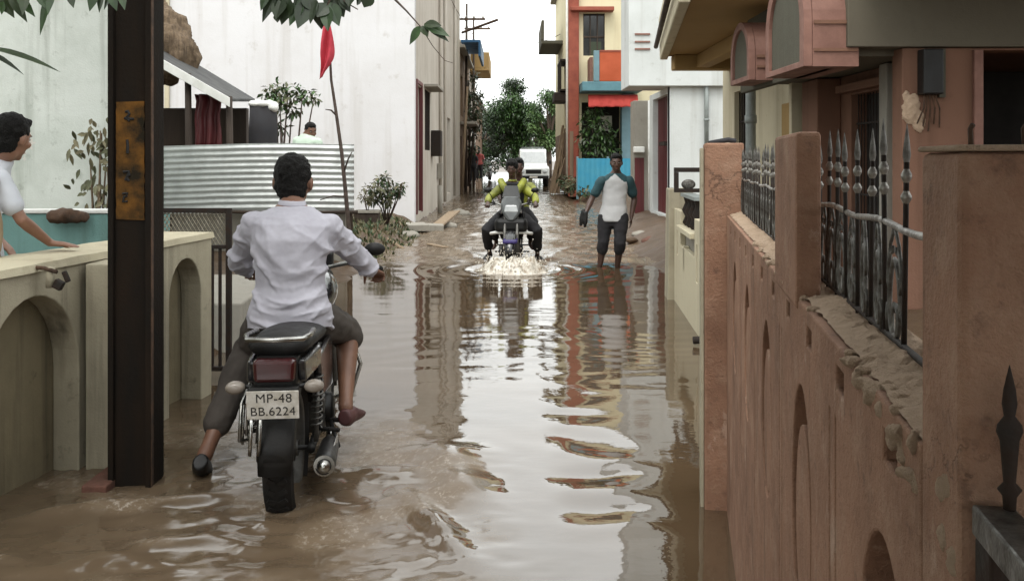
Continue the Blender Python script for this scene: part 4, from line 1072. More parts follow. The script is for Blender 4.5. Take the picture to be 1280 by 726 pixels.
# ---- tan house above it
th_ = thing('tan_house', 'pale house with a broad tan balcony slab between the white block and pink house', 'house', (3.3,12,0))
fx = lambda px: 3.3*F/(px-640)
def op(pa, pb, z0, z1, y0=10.3): return [(fx(pb)-y0,z0+.2),(fx(pa)-y0,z0+.2),(fx(pa)-y0,z1+.2),(fx(pb)-y0,z1+.2)]
MB().plate((3.3,10.3,-.2), (0,1,0), (0,0,1), (-1,0,0), [(0,0),(4.1,0),(4.1,3.15),(0,3.15)], [op(918,940,.6,2.45), op(990,1003,.9,2.2)], .2).build('side_wall', M['cream_pale'], th_)
MB().plate((3.5,14.39,-.2), (1,0,0), (0,0,1), (0,1,0), [(0,0),(4,0),(4,3.15),(0,3.15)], [], .2).build('back_wall', M['cream_pale'], th_)
MB().box((3.75,10.4,-.2), (7.5,14.1,2.9)).build('core', M['darkin'], th_)
w = MB().box((3.42,fx(940)+.01,.6), (3.45,fx(918)-.01,2.45)).build('window', M['glass'], th_)
m = MB(); a, b = fx(940), fx(918)
for k in range(9): m.tube([V((3.38,a+(b-a)*k/8,.6)), V((3.38,a+(b-a)*k/8,2.45))], .012, 5)
for z in (1.0,1.5,2.0): m.box((3.37,a,z), (3.385,b,z+.02))
m.build('grille', M['iron'], w)
m = MB()
m.box((3.24,fx(1003),1.0), (3.285,fx(983),2.12)); o = m.build('shutter', M['tan'], th_, bevel=.01)
MB().box((3.1,10.2,-.1),(3.3,10.29,2.9)).build('corner_pilaster', M['cream_pale'], th_)
# slab with trim
zS = 3.02
p_ = [V((2.36,14.0,zS)), V((1.72,8.9,zS)), V((5.5,8.9,zS)), V((5.5,14.0,zS))]
MB().hexa([*p_, *[q+V((0,0,.16)) for q in p_]]).build('balcony_slab', M['tan'], th_, bevel=.02)
q0, q1 = p_[0]+V((-.03,.0,-.05)), p_[1]+V((-.03,0,-.05))
m = MB(); m.hexa([q0+V((-.08,0,.0)), q1+V((-.08,0,.0)), q1+V((.04,0,.0)), q0+V((.04,0,.0)), q0+V((-.10,0,.62)), q1+V((-.10,0,.62)), q1+V((-.02,0,.62)), q0+V((-.02,0,.62))])
m.build('parapet', M['cream_pale'], th_, bevel=.02)
MB().tube([q0+V((-.14,0,.20)), q1+V((-.14,0,.20))], .035, 8).build('trim', M['darkwood'], th_, True)
MB().box((2.42,13.7,zS-.22), (5.5,14.0,zS-.001)).build('edge_beam', M['tan'], th_, bevel=.015)
MB().box((2.75,9.2,zS-.20), (2.95,13.69,zS-.001)).build('beam', M['tan'], th_, bevel=.015)
dp = thing('grey_drainpipe', 'thick grey drainpipe standing between the tan and pink houses', 'pipe', (2.93,10.98,-.1))
m = MB(); m.tube([V((2.945,11.35,-.1)), V((2.945,11.35,3.9))], .062, 14); 
for z in (.6,1.9,2.85): m.tube([V((2.945,11.35,z)), V((2.945,11.35,z+.1))], .073, 14)
m.build('pipe', M['galvpipe'], dp, True)

# ================================================================== RIGHT: pink house with barrel-fronted balcony
ph = thing('pink_house', 'shaded pink house with barrel fronted balcony above the spiked railing', 'house', (3.5,7,0))
fx = lambda px: 3.4*F/(px-640)
y0 = 7.62
def op2(pa, pb, z0, z1): return [(fx(pb)-y0,z0+.2),(fx(pa)-y0,z0+.2),(fx(pa)-y0,z1+.2),(fx(pb)-y0,z1+.2)]
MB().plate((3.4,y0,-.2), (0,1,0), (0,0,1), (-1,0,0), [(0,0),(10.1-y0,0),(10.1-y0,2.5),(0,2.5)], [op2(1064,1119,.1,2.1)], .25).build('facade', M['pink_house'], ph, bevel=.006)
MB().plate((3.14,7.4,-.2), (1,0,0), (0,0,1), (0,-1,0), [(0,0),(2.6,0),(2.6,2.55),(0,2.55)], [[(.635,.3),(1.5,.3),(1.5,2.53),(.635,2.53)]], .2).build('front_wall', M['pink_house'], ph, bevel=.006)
MB().box((3.66,10.0,-.2), (7.5,10.2,2.3)).box((7.3,7.62,-.2),(7.5,9.99,2.3)).build('back_wall', M['darkin'], ph)
MB().box((3.652,7.62,-.15), (7.29,9.99,.05)).build('floor', M['darkin'], ph)
dr = MB().box((3.56,fx(1119)+.01,.1), (3.60,fx(1064)-.01,2.1)).build('door', M['darkin'], ph)
m = MB(); a, b = fx(1119), fx(1064)
for k in range(14): m.tube([V((3.46,a+(b-a)*(k+.5)/14,.1)), V((3.46,a+(b-a)*(k+.5)/14,2.1))], .006, 5)
for z in (.4,1.1,1.8): m.box((3.452,a,z), (3.468,b,z+.02))
m.build('grille', M['iron'], dr)
MB().box((4.42,7.5,.1), (4.639,7.53,2.33)).build('door_leaf', M['bluegrey'], ph, bevel=.008)
m = MB(); m.box((3.70,7.36,.1),(3.774,7.399,2.33)); m.build('door_jamb', M['pink_red'], ph, bevel=.006)
MB().box((3.24,fx(1131),.0), (3.398,fx(1121),2.29)).build('pilaster', M['cement'], ph, bevel=.01)
MB().box((3.15,9.5,.0), (3.398,10.0,2.29)).build('corner_column', M['pink_house'], ph, bevel=.012)
MB().box((3.29,fx(1119)-.05,2.12), (3.398,fx(1064)+.15,2.20)).build('lintel', M['pink_house'], ph, bevel=.01)
MB().box((2.66,7.57,2.302), (3.399,10.4,2.42)).build('balcony_slab', M['soffit'], ph)
MB().box((2.68,7.34,2.352), (5.75,7.565,4.2)).build('end_beam', M['soffit'], ph, bevel=.008)
MB().box((2.75,3.4,3.0), (5.75,7.338,3.16)).build('shade_slab', M['soffit'], ph, bevel=.01)  # above the view, added to shade the front wall
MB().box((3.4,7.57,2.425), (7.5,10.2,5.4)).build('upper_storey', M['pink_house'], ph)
MB().box((2.66,7.57,2.425), (2.80,10.4,3.45)).build('parapet', M['greygreen'], ph, bevel=.01)
MB().box((2.58,7.57,2.20), (2.66-.002,10.4,2.44)).build('slab_edge', M['greygreen'], ph, bevel=.01)
def barrel(Ya, Yb, zb, zt_, name='barrel_front'):
    xa, xb = 2.34, 2.80
    c = (Ya+Yb)/2; r = (Yb-Ya)/2; zs = zt_-r*1.0
    out = [(-r,zb),(r,zb)]+[(r*math.cos(PI*i/18), zs+r*math.sin(PI*i/18)) for i in range(19)]
    inn = [(-r*.80,zb+.05),(r*.80,zb+.05)]+[(r*.80*math.cos(PI*i/18), zs+r*.80*math.sin(PI*i/18)) for i in range(19)]
    f = MB().plate((xa,c,0), (0,1,0), (0,0,1), (-1,0,0), out, [inn], .07).build(name, M['pink_red'], ph, bevel=.006)
    MB().plate((xa+.0715,c,0), (0,1,0), (0,0,1), (-1,0,0), out, [], xb-xa-.09).build('drum', M['pink_red'], f)
    MB().plate((xa+.03,c,0), (0,1,0), (0,0,1), (-1,0,0), [(a*.995,b_) for a, b_ in inn], [], .038).build('panel', M['greygreen'], f)
    MB().box((xa+.08,Ya-.015,zb+.12), (xb-.03,Ya-.001,zb+.145)).box((xa+.08,Ya-.015,zs-.02),(xb-.03,Ya-.001,zs+.01)).build('moulding', M['pink_house'], f)
    return f
barrel(9.1,9.86,2.24,2.86); barrel(7.38,8.5,2.20,3.12); 
pc = thing('shade_canopy', 'unseen grey canopy on pink columns added to shade the near wall', 'canopy', (.4,-1.6,0))  # out of view, put in to keep sky light off the pink wall
MB().box((-1.7,-4.6,2.42), (2.57,1.35,2.58)).build('slab', M['soffit'], pc, bevel=.01)
for x in (-1.1,2.35): MB().box((x-.12,-3.9,-.16), (x+.12,-3.66,2.419)).build('column', M['pink_house'], pc, bevel=.01)
mb_ = thing('meter_box', 'black meter box hanging above broken plaster on the pink facade', 'box', (3.33,7.39,1.98))
MB().box((3.255,7.27,1.97), (3.415,7.398,2.33)).build('case', M['black'], mb_, bevel=.012)
MB().box((3.42,7.36,1.95), (3.47,7.398,2.34)).build('side_batten', M['greygreen'], mb_)
for k in range(5): MB().tube([V((3.29+.02*k,7.34,1.98)), V((3.28+.03*k,7.33+.02*math.sin(k),1.86)), V((3.25+.045*k,7.385,1.74-.03*(k % 3)))], .007, 5).build('cable', M['rustedge'], mb_)
m = MB().ell((3.21,7.40,1.86), (.075,.03,.13), Matrix.Rotation(.2,3,'Y')).ell((3.27,7.40,1.76), (.06,.025,.09)).ell((3.17,7.40,1.95), (.03,.02,.06))
o = blob('exposed_brick', m, M['mortar'], ph, .012, 1, lambda q, n: .012*mn.noise(q*30)+.008*mn.noise(q*70))
# ================================================================== RIGHT FOREGROUND: pink compound wall
TH = math.atan(.1826)
tt = V((math.sin(TH), math.cos(TH), 0)); rn = V((math.cos(TH), -math.sin(TH), 0))
def R(s, L, z=0): return tt*s+rn*L+V((0,0,z))
def rbox(m, s0, s1, L0, L1, z0, z1, mi=0):
    return m.hexa([R(s0,L0,z0),R(s0,L1,z0),R(s1,L1,z0),R(s1,L0,z0),R(s0,L0,z1),R(s0,L1,z1),R(s1,L1,z1),R(s1,L0,z1)], mi)
L0 = .19
pw = thing('pink_compound_wall', 'rough pink compound wall with oval reliefs and a broken mortar top', 'wall', R(2,.25))
def ellp(c, zc, a, b, n=40): return [(c+a*math.cos(2*PI*i/n), zc+b*math.sin(2*PI*i/n)) for i in range(n)]
s0, s1 = .786, 3.9
zb = -.16
ov = [.93,1.53,2.13,2.73,3.33]
slots = [.60+.27*k for k in range(1,13)]
hol = []
for c in ov: hol.append(ellp(c-s0, .895-zb, .118, .195))
for c in slots:
    if s0+.01 < c < s1-.1: hol.append([(c-s0,1.166-zb),(c-s0+.055,1.166-zb),(c-s0+.055,1.196-zb),(c-s0,1.196-zb)])
for c in (1.22,1.83,2.43,3.03):
    for dx in (-.025,.02): hol.append([(c+dx-s0,.55-zb),(c+dx+.008-s0,.55-zb),(c+dx+.008-s0,1.13-zb),(c+dx-s0,1.13-zb)])
MB().plate(R(s0,L0,zb), tt, wz, -rn, [(0,0),(s1-s0,0),(s1-s0,1.222-zb),(0,1.222-zb)], hol, .045).build('face', M['pink'], pw, bevel=.0035)
rbox(MB(), s0, s1, L0+.0455, .30, zb, 1.20).build('core', M['pink'], pw)
for c in ov:
    o = MB().plate(R(s0,L0+.003,zb), tt, wz, -rn, ellp(c-s0, .868-zb, .086, .158), [], .0423).build('oval_relief', M['pink'], pw, bevel=.006, seg=3)
# broken mortar bed on top
m = MB(); ns, nl_ = 330, 12
for i in range(ns+1):
    s = s0+(s1-s0)*i/ns
    for j in range(nl_+1):
        t = j/nl_; L = L0-.006+.116*t
        q = V((s*24, t*4, 1.7)); q2 = V((s*60, t*9, 4)); k = mn.noise(q)*.010+mn.noise(q2)*.010+mn.noise(q2*2.3)*.005+abs(mn.noise(V((s*9,t*1.5,8))))*.016
        edge = (math.sin(PI*min(1, .04+t)))**.5 if t < .96 else 0
        near = max(0, min(1, (1.06-s)/.2))
        q3 = mn.noise(V((s*30,t*3,2)))*.5+.5
        m.v.append(R(s, L0+.002+.018*q3*(1-t)*(1-near)+.108*t, 1.2235+(.012+k)*edge*(.4+.6*t)))
for i in range(ns):
    for j in range(nl_):
        a = i*(nl_+1)+j; m.f.append([a,a+1,a+nl_+2,a+nl_+1]); m.m.append(0)
m.build('mortar_bed', M['mortar'], pw, False)
m = MB()
for _ in range(60):
    k = rnd.random(); s = .80+.30*k
    m.ell(R(s, L0+rnd.uniform(-.002,.03), 1.222-rnd.random()*.045*(1-k)), (rnd.uniform(.008,.018),rnd.uniform(.006,.012),rnd.uniform(.006,.013)), Matrix.Rotation(rnd.uniform(0,3),3,'Z'), 8, 6)
blob('mortar_spill', m, M['mortar'], pw, .004, 2, lambda q, n: .004*mn.noise(q*90)+.0025*mn.noise(q*220))
m = MB()
for _ in range(150):
    s = rnd.uniform(s0+.01, 2.6); r = rnd.uniform(.003,.010); c = R(s, L0+rnd.uniform(0,.1), 1.222+r*.3)
    m.ell(c, (r*1.5,r*1.2,r), Matrix.Rotation(rnd.uniform(0,3),3,'Z'), 6, 5)
m.build('mortar_crumb', M['mortar'], pw)
# pillars
rbox(MB(), .68, .785, L0, .62, zb, 1.4555).build('gate_pillar', M['pink'], pw, bevel=.006)
rbox(MB(), .678, .788, L0-.002, .623, 1.456, 1.4605).build('pillar_cap', M['mortar'], pw, bevel=.002)
rbox(MB(), 1.56, 1.90, L0-.004, .226, 1.205, 1.496).build('pillar', M['pink'], pw, bevel=.007)
rbox(MB(), 3.902, 4.14, .10, .26, zb, 1.52).build('end_post', M['pink'], pw, bevel=.008)
rbox(MB(), 3.93, 4.16, .085, .099, zb, 1.50).build('end_post_strip', M['cream'], pw, bevel=.003)
for (s, L) in ((.70,.203),(.70,.238)):
    MB().tube([R(s,L,1.459), R(s+.002,L,1.472), R(s-.001,L+.001,1.475)], .0018, 6).build('rebar_stub', M['rustedge'], pw, True)
MB().tube([R(3.98,.12,1.52), R(4.0,.2,1.535), R(4.02,.23,1.53)], .012, 6).build('rag', M['darkcloth'], pw, True)
# chipped corner of the pillar
m = MB(); c = R(.715,L0+.001,1.19)
for k in range(5): m.ell(c+tt*rnd.uniform(-.02,.02)+V((0,0,rnd.uniform(-.03,.03))), (.003,.012,.011))
blob('chipped_plaster', m, M['mortar'], pw, .003, 1, lambda q, n: .002*mn.noise(q*160))

# ---- spiked iron railings
def railing(label, sa, sb, La, step):
    t = thing('spiked_railing', label, 'railing', R((sa+sb)/2, La, 1.22), 0, 'spiked railings on the pink wall')
    base = R((sa+sb)/2, La, 1.22)
    m = MB(); n = 30
    pts = [R(sa+(sb-sa)*k/n, La, 1.372+.003*math.sin(k*.9)) for k in range(n+1)]
    m.tube(pts, .0045, 8); m.build('rail', M['ironbright'], t, True)
    pts = [R(sa+(sb-sa)*k/n, La, 1.238) for k in range(n+1)]
    m = MB(); m.tube(pts, .004, 6); m.build('lower_rail', M['iron'], t, True)
    # one spike bar with its knobs, and one scroll, in axes along the wall
    Z = lambda z: V((0,0,z-1.22))
    m = MB(); m.tube([Z(1.222), Z(1.45)], .0032, 8)
    b0 = m.build('spike_bar', M['iron'], t, True, world=False)
    MB().lathe((0,0,0), [(0,.180),(.003,.182),(.0062,.188),(.0062,.191),(.003,.197),(.0026,.2)], n=10).lathe((0,0,0), [(.003,.206),(.0060,.212),(.0060,.216),(.003,.222)], n=10).build('knob', M['ironbright'], b0, True, world=False)
    MB().lathe((0,0,0), [(.0026,.226),(.0046,.238),(.0032,.252),(.0003,.274)], n=8).build('spear_tip', M['ironlight'], b0, True, world=False)
    pts = []
    for k in range(25):        # heart-like scroll standing on the lower rail
        a = k/24*2*PI
        pts.append(V((0, .026*math.sin(a), .068+.045*math.cos(a)-.010*abs(math.sin(a)))))
    m = MB(); m.tube(pts[:-1], .0030, 6, closed=True)
    for sg in (1,-1):
        m.tube([V((0,sg*(.020+.0),.125)), V((0,sg*.030,.105)), V((0,sg*.034,.085)), V((0,sg*.026,.075)), V((0,sg*.020,.083)), V((0,sg*.024,.092))], .0026, 6)
    for sg in (1,-1):
        m.tube([V((0,sg*.004,.148)), V((0,sg*.012,.138)), V((0,sg*.022,.128)), V((0,sg*.018,.118)), V((0,sg*.010,.120)), V((0,sg*.009,.128))], .0022, 6)
        m.tube([V((0,sg*.036,.020)), V((0,sg*.040,.040)), V((0,sg*.036,.056)), V((0,sg*.029,.052)), V((0,sg*.030,.044))], .0022, 6)
        m.tube([V((0,sg*.002,.016)), V((0,sg*.010,.030)), V((0,sg*.012,.050)), V((0,sg*.004,.060)), V((0,sg*.001,.050))], .0022, 6)
    sc0 = m.build('scroll', M['ironlight'], t, True, world=False)
    b0.rotation_euler = sc0.rotation_euler = (0,0,-TH)
    k = 0; s = max(sa, 1.09)+step*.2
    while s < sb:
        p = R(s,La,1.22)-base
        if k == 0: o = b0; q = sc0
        else:
            o = copy_part(b0, t); q = copy_part(sc0, t)
        jitter = rnd.uniform(-.02,.02)
        o.location = p; o.rotation_euler = (jitter, rnd.uniform(-.015,.015), -TH)
        q.location = R(s+step*.5,La,1.22)-base; q.rotation_euler = (0,0,-TH+rnd.uniform(-.1,.1))
        o.scale.z = rnd.uniform(.97,1.03)
        s += step*rnd.uniform(.93,1.07); k += 1
    return t
railing('nearer spiked iron railing with knobbed spear tips beside the big pink pillar', .80, 2.3, .25, .088)
railing('farther spiked iron railing between the slim pillar and the end post', 2.36, 3.86, .25, .09)

# ---- gate leaf hung on the near pillar
ng = thing('iron_gate', 'dark iron gate with a forged spear finial hung on the near pink pillar', 'gate', R(.4,.21,0))
rbox(MB(), -.3, .672, .195, .222, 1.196, 1.2165).build('top_rail', M['ironlight'], ng, bevel=.002)
rbox(MB(), .64, .672, .197, .22, .1, 1.195).build('stile', M['iron'], ng, bevel=.002)
rbox(MB(), -.3, .639, .202, .216, .12, .15).build('bottom_rail', M['iron'], ng)
b0 = None
for k in range(8):
    s = .55-.095*k
    b = MB().tube([R(s,.209,.151), R(s,.209,1.195)], .006, 8).build('bar', M['iron'], ng, True)
m = MB(); c = R(.664,.2165,1.217)
secs = []
for z, w, d in ((0,.006,.006),(.012,.007,.006),(.018,.012,.008),(.024,.006,.005),(.04,.0075,.005),(.062,.0095,.0045),(.07,.013,.006),(.076,.012,.0055),(.084,.0055,.004),(.095,.0075,.003),(.108,.006,.0025),(.122,.0025,.0015),(.130,.0003,.0003)):
    secs.append((c+V((0,0,z*.74)), rn*w*.66, tt*d*.7))
m.loft(secs, 10); m.build('spear_finial', M['iron'], ng, True)
# ================================================================== MOTORCYCLES (axes: y forward, x to its right, z up from the wheel contact)
def make_motorcycle(label, loc, rz, front=False, steer=0., group=None, plate=True):
    t = thing('motorcycle', label, 'motorcycle', loc, rz, group)
    B = lambda mb, name, mat, par=None, sm=True, bev=0: mb.build(name, mat, par or t, sm, bev, world=False)
    RW, FW, r = V((0,0,.305)), V((0,1.27,.305)), .305
    def wheel(c, w):
        m = MB().lathe(c, [(.035,-.05),(.035,.05)], 'x', 16)
        for k in range(5):
            a = 2*PI*k/5+.3
            for s in (-.16,.16):
                d0 = V((0,math.cos(a+s*1.6),math.sin(a+s*1.6))); d1 = V((0,math.cos(a+s),math.sin(a+s)))
                m.tube([c+d0*.03, c+d1*.215], [.014,.010], 6)
        h = B(m, 'wheel', M['alloy'])
        B(MB().lathe(c, [(.225,-w*.55),(.212,-w*.45),(.208,0),(.212,w*.45),(.225,w*.55),(.236,w*.5),(.232,0),(.236,-w*.5)], 'x', 36, closed=True), 'rim', M['alloy'], h)
        pr = [(.236,-w*.5),(.262,-w*.72),(.288,-w*.62),(.300,-w*.32),(.305,0),(.300,w*.32),(.288,w*.62),(.262,w*.72),(.236,w*.5)]
        m = MB().lathe(c, pr, 'x', 40)
        for k in range(40):
            a = 2*PI*k/40
            for sg in (-1,1):
                R_ = Matrix.Rotation(a,3,'X'); q = R_@V((0,0,.3005))
                m.obox(c+q+V((sg*w*.26,0,0)), (w*.40,.022,.012), R_@Matrix.Rotation(sg*.5,3,'Z'))
        B(m, 'tyre', M['rubber'], h, False)
    wheel(RW, .088); wheel(FW, .082)
    # mudguards
    def guard(c, rad, a0, a1, w, name, mat, dep=.03):
        m = MB(); n = 18
        for i in range(n+1):
            a = a0+(a1-a0)*i/n; d = V((0,math.cos(a),math.sin(a)))
            for x, k in ((-w,-dep),(-w*.9,-.006),(-w*.5,.008),(0,.013),(w*.5,.008),(w*.9,-.006),(w,-dep)):
                m.v.append(c+d*(rad+k)+V((x,0,0)))
        for i in range(n):
            for j in range(6):
                a = i*7+j; m.f.append([a,a+1,a+8,a+7]); m.m.append(0)
        o = B(m, name, mat); o.modifiers.new('s','SOLIDIFY').thickness = .004
        return o
    guard(RW, .345, .35, 3.0, .078, 'rear_mudguard', M['black'])
    B(MB().loft([(V((0,-.30,.52)), V((.075,0,0)), V((0,.012,.02))),(V((0,-.335,.42)), V((.072,0,0)), V((0,.010,.006))),(V((0,-.345,.30)), V((.066,0,0)), V((0,.008,.002)))], 12), 'mud_flap', M['black'])
    guard(FW, .345, .25 if front else -.35, 2.1 if front else 2.35, .07, 'front_mudguard', M['bikeblack'])
    # frame, swingarm, shocks
    m = MB()
    m.tube([V((0,1.0,.86)), V((0,.85,.52)), V((0,.72,.30)), V((0,.42,.27))], .02, 8)
    m.tube([V((0,1.0,.9)), V((0,.7,.80)), V((0,.35,.72))], .022, 8)
    for sx in (-.1,.1): m.tube([V((sx*.6,.5,.72)), V((sx,.2,.66)), V((sx,-.12,.68)), V((sx*.9,-.26,.70))], .014, 8)
    for sx in (-.1,.1): m.tube([V((sx,.42,.28)), V((sx,.3,.5)), V((sx,.2,.66))], .015, 8)
    B(m, 'frame', M['black'])
    m = MB()
    for sx in (-.105,.105): m.tube([V((sx,.40,.33)), V((sx,.2,.315)), V((sx,-.03,.305))], .019, 8)
    m.tube([V((-.11,0,.305)), V((.11,0,.305))], .011, 8); B(m, 'swingarm', M['black'])
    for sx in (-.125,.125):
        a, b = V((sx,-.005,.33)), V((sx,.09,.64)); sp = []
        sh_ = B(MB().tube([a,b], .011, 10), 'shock_absorber', M['alloy'])
        n = 70
        for k in range(n+1):
            q = a.lerp(b,.18+.70*k/n); an = k/n*2*PI*9; sp.append(q+V((math.cos(an)*.023, math.sin(an)*.022, 0)))
        B(MB().tube(sp, .0048, 5), 'spring', M['alloy'], sh_)
    # engine
    m = MB().box((-.12,.42,.24), (.12,.74,.42)).box((-.07,.60,.42), (.07,.76,.62))
    e = B(m, 'engine', M['alloy'], None, False, .02)
    m = MB()
    for k in range(8): m.obox((0,.68+.006*k,.44+.024*k), (.19-.004*k,.20,.008), Matrix.Rotation(.25,3,'X'))
    B(m, 'cooling_fin', M['alloy'], e, False)
    B(MB().lathe((.121,.52,.33), [(0,.035),(.06,.033),(.085,.02),(.09,-.01)], 'x', 20), 'engine_cover', M['black'], e); B(MB().lathe((-.121,.54,.33), [(.09,.01),(.085,-.02),(.06,-.033),(0,-.035)], 'x', 20), 'engine_cover', M['black'], e)
    ex = B(MB().tube([V((.05,.79,.50)), V((.07,.86,.40)), V((.10,.80,.26)), V((.13,.55,.215)), V((.15,.30,.22))], .019, 10), 'exhaust', M['chrome'])
    m = MB(); a, b = V((.155,.32,.225)), V((.185,-.24,.30)); ax = (b-a).normalized()
    u_ = ax.cross(V((0,0,1))).normalized(); v_ = ax.cross(u_)
    m.loft([(a.lerp(b,k), u_*q, v_*q) for k, q in ((0,.02),(.06,.038),(.12,.044),(.9,.047),(.98,.044),(1.,.036))], 18)
    mu = B(m, 'muffler', M['black'], ex)
    m = MB(); m.tube([b-ax*.004, b+ax*.03], [.026,.026], 14); m.lathe(b+ax*.002, [(.03,-.001),(.044,.0)], 'y', 18); B(m, 'tail_pipe', M['chrome'], ex)
    B(MB().box((.195,-.05,.255),(.2,.22,.30)), 'heat_shield', M['chrome'], mu, False, .002)
    # seat
    m = MB(); secs = []
    for y, z, w, h in ((-.27,.80,.105,.035),(-.24,.80,.125,.05),(-.05,.79,.135,.055),(.15,.775,.14,.052),(.34,.755,.135,.05),(.50,.765,.105,.05),(.58,.79,.075,.04)):
        secs.append((V((0,y,z)), V((w,0,0)), V((0,0,h))))
    m.loft(secs, 18); o = B(m, 'seat', M['seat'])
    # tank
    m = MB(); secs = []
    for y, z, w, h in ((.50,.80,.06,.06),(.54,.825,.10,.085),(.66,.86,.145,.115),(.82,.885,.155,.12),(.96,.89,.13,.10),(1.03,.89,.07,.06)):
        secs.append((V((0,y,z)), V((w,0,0)), V((0,0,h))))
    m.loft(secs, 20); o = B(m, 'fuel_tank', M['bikeblack']); o.modifiers.new('s','SUBSURF').render_levels = 1
    for sx in (-1,1):
        m = MB(); m.hexa([V((sx*.115,.12,.50)),V((sx*.145,.12,.50)),V((sx*.15,.50,.46)),V((sx*.12,.50,.46)),V((sx*.115,.02,.70)),V((sx*.14,.02,.70)),V((sx*.145,.52,.72)),V((sx*.12,.52,.72))])
        B(m, 'side_panel', M['bikeblack'], None, False, .012)
        m = MB(); m.hexa([V((sx*.09,-.30,.66)),V((sx*.12,-.29,.66)),V((sx*.145,.03,.66)),V((sx*.11,.03,.66)),V((sx*.085,-.32,.755)),V((sx*.115,-.31,.755)),V((sx*.145,.03,.75)),V((sx*.11,.03,.75))])
        B(m, 'tail_panel', M['bikeblack'], None, False, .012)
    # tail: lamp, plate, indicators, grab rail
    B(MB().box((-.088,-.335,.60),(.088,-.20,.765)), 'tail_housing', M['black'], None, False, .02)
    tl = B(MB().hexa([V((-.080,-.366,.676)),V((.080,-.366,.676)),V((.080,-.30,.676)),V((-.080,-.30,.676)),V((-.086,-.360,.766)),V((.086,-.360,.766)),V((.086,-.30,.766)),V((-.086,-.30,.766))]), 'tail_light', M['taillens'], None, False, .016)
    m = MB(); m.tube([V((-.12,-.05,.83)), V((-.13,-.24,.845)), V((-.11,-.335,.845)), V((.0,-.355,.845)), V((.11,-.335,.845)), V((.13,-.24,.845)), V((.12,-.05,.83))], .011, 10)
    B(m, 'grab_rail', M['chrome'])
    if plate:
        n_ = V((0,-.985,-.17)).normalized(); up = V((0,-.17,.985)).normalized()
        c = V((0,-.385,.595))
        Rm = Matrix((V((1,0,0)), up, -up.cross(V((1,0,0))))).transposed()      # columns: x, up, out
        out = V((1,0,0)).cross(up)
        Rm = Matrix(((1,0,0),(0,up.y,up.z),(0,out.y,out.z))).transposed()
        pl_ = B(MB().obox(c, (.204,.118,.004), Rm), 'number_plate', M['plate'], None, False, .004)
        fr_ = MB()
        for sx in (-.085,-.05): fr_.tube([V((sx,-.372,.535)), V((sx-.008,-.36,.42)), V((sx-.012,-.345,.385))], .008, 6)
        B(fr_, 'plate_bracket', M['chrome'], pl_)
        for txt, dz, sz, dx in (('MP-48',.027,.053,.004),('BB.6224',-.028,.051,.0)):
            Mt = Matrix.Translation(c+up*dz+out*.0021+V((dx,0,0)))@Rm.to_4x4()
            text_mesh(txt, sz, Mt, M['plateink'], 'plate_lettering', pl_, .0008)
        B(MB().box((-.10,-.375,.63),(.10,-.34,.66)), 'plate_holder', M['black'], None, False, .006)
    for sx in (-1,1):
        st_ = B(MB().tube([V((sx*.08,-.325,.655)), V((sx*.125,-.325,.655))], .009, 8), 'indicator_stalk', M['black'])
        B(MB().loft([(V((sx*.155,-.30,.655)), V((.020,0,0)), V((0,0,.018))),(V((sx*.155,-.325,.655)), V((.040,0,0)), V((0,0,.026))),(V((sx*.155,-.35,.655)), V((.038,0,0)), V((0,0,.024))),(V((sx*.155,-.362,.655)), V((.022,0,0)), V((0,0,.014)))], 14), 'indicator', M['amberlens'], st_)
    # front end
    m = MB()
    for sx in (-.085,.085): m.tube([V((sx,1.27,.305)), V((sx,1.16,.56)), V((sx,1.02,.92))], [.024,.024,.019], 10)
    m.box((-.11,1.0,.86),(.11,1.07,.895)); B(m, 'fork', M['alloy'])
    hb_ = B(MB().tube([V((-.355,.85,.985)), V((-.24,.93,1.02)), V((-.10,1.0,.985)), V((0,1.01,.965)), V((.10,1.0,.985)), V((.24,.93,1.02)), V((.355,.85,.985))], .0125, 10), 'handlebar', M['chrome'])
    for sx in (-1,1):
        B(MB().tube([V((sx*.265,.912,1.012)), V((sx*.37,.84,.98))], .018, 10), 'grip', M['rubber'], hb_)
        B(MB().tube([V((sx*.25,.965,1.01)), V((sx*.30,.965,1.0)), V((sx*.37,.91,.975))], .006, 6), 'lever', M['chrome'], hb_)
        B(MB().obox((sx*.245,.925,1.015), (.05,.045,.045)), 'switch_box', M['black'], hb_, False, .008)
        mi = B(MB().tube([V((sx*.24,.94,1.02)), V((sx*.28,.97,1.06 if not front else 1.12)), V((sx*.31,.96,1.075 if not front else 1.17))], .006, 6), 'mirror', M['black'])
        if not front: mi.location = (0,0,-.02)
        B(MB().loft([(V((sx*.33,.975,1.10 if not front else 1.20)), V((.03,0,0)), V((0,0,.022))),(V((sx*.33,.955,1.10 if not front else 1.20)), V((.058,0,0)), V((0,0,.036))),(V((sx*.33,.945,1.10 if not front else 1.20)), V((.054,0,0)), V((0,0,.033)))], 16), 'mirror_head', M['black'], mi)
        pg = B(MB().tube([V((sx*.12,.45,.30)), V((sx*.25,.44,.295))], .012, 8), 'footrest', M['rubber'])
        B(MB().tube([V((sx*.12,.1,.36)), V((sx*.22,.06,.36))], .010, 8), 'pillion_footrest', M['rubber'])
    if front:
        sh = [(-.10,1.12),(.10,1.12),(.15,1.02),(.13,.90),(.05,.78),(-.05,.78),(-.13,.90),(-.15,1.02)]
        m = MB().plate((0,1.30,0), (1,0,0), V((0,-.22,1)), (0,1,0), sh, [], .16); cw2 = B(m, 'cowl', M['silverpaint'], None, False, .035)
        B(MB().hexa([V((-.10,1.055,.90)),V((.10,1.055,.90)),V((.10,1.11,.90)),V((-.10,1.11,.90)),V((-.08,1.045,1.0)),V((.08,1.045,1.0)),V((.08,1.09,1.0)),V((-.08,1.09,1.0))]), 'headlight', M['headlens'], cw2, False, .015)
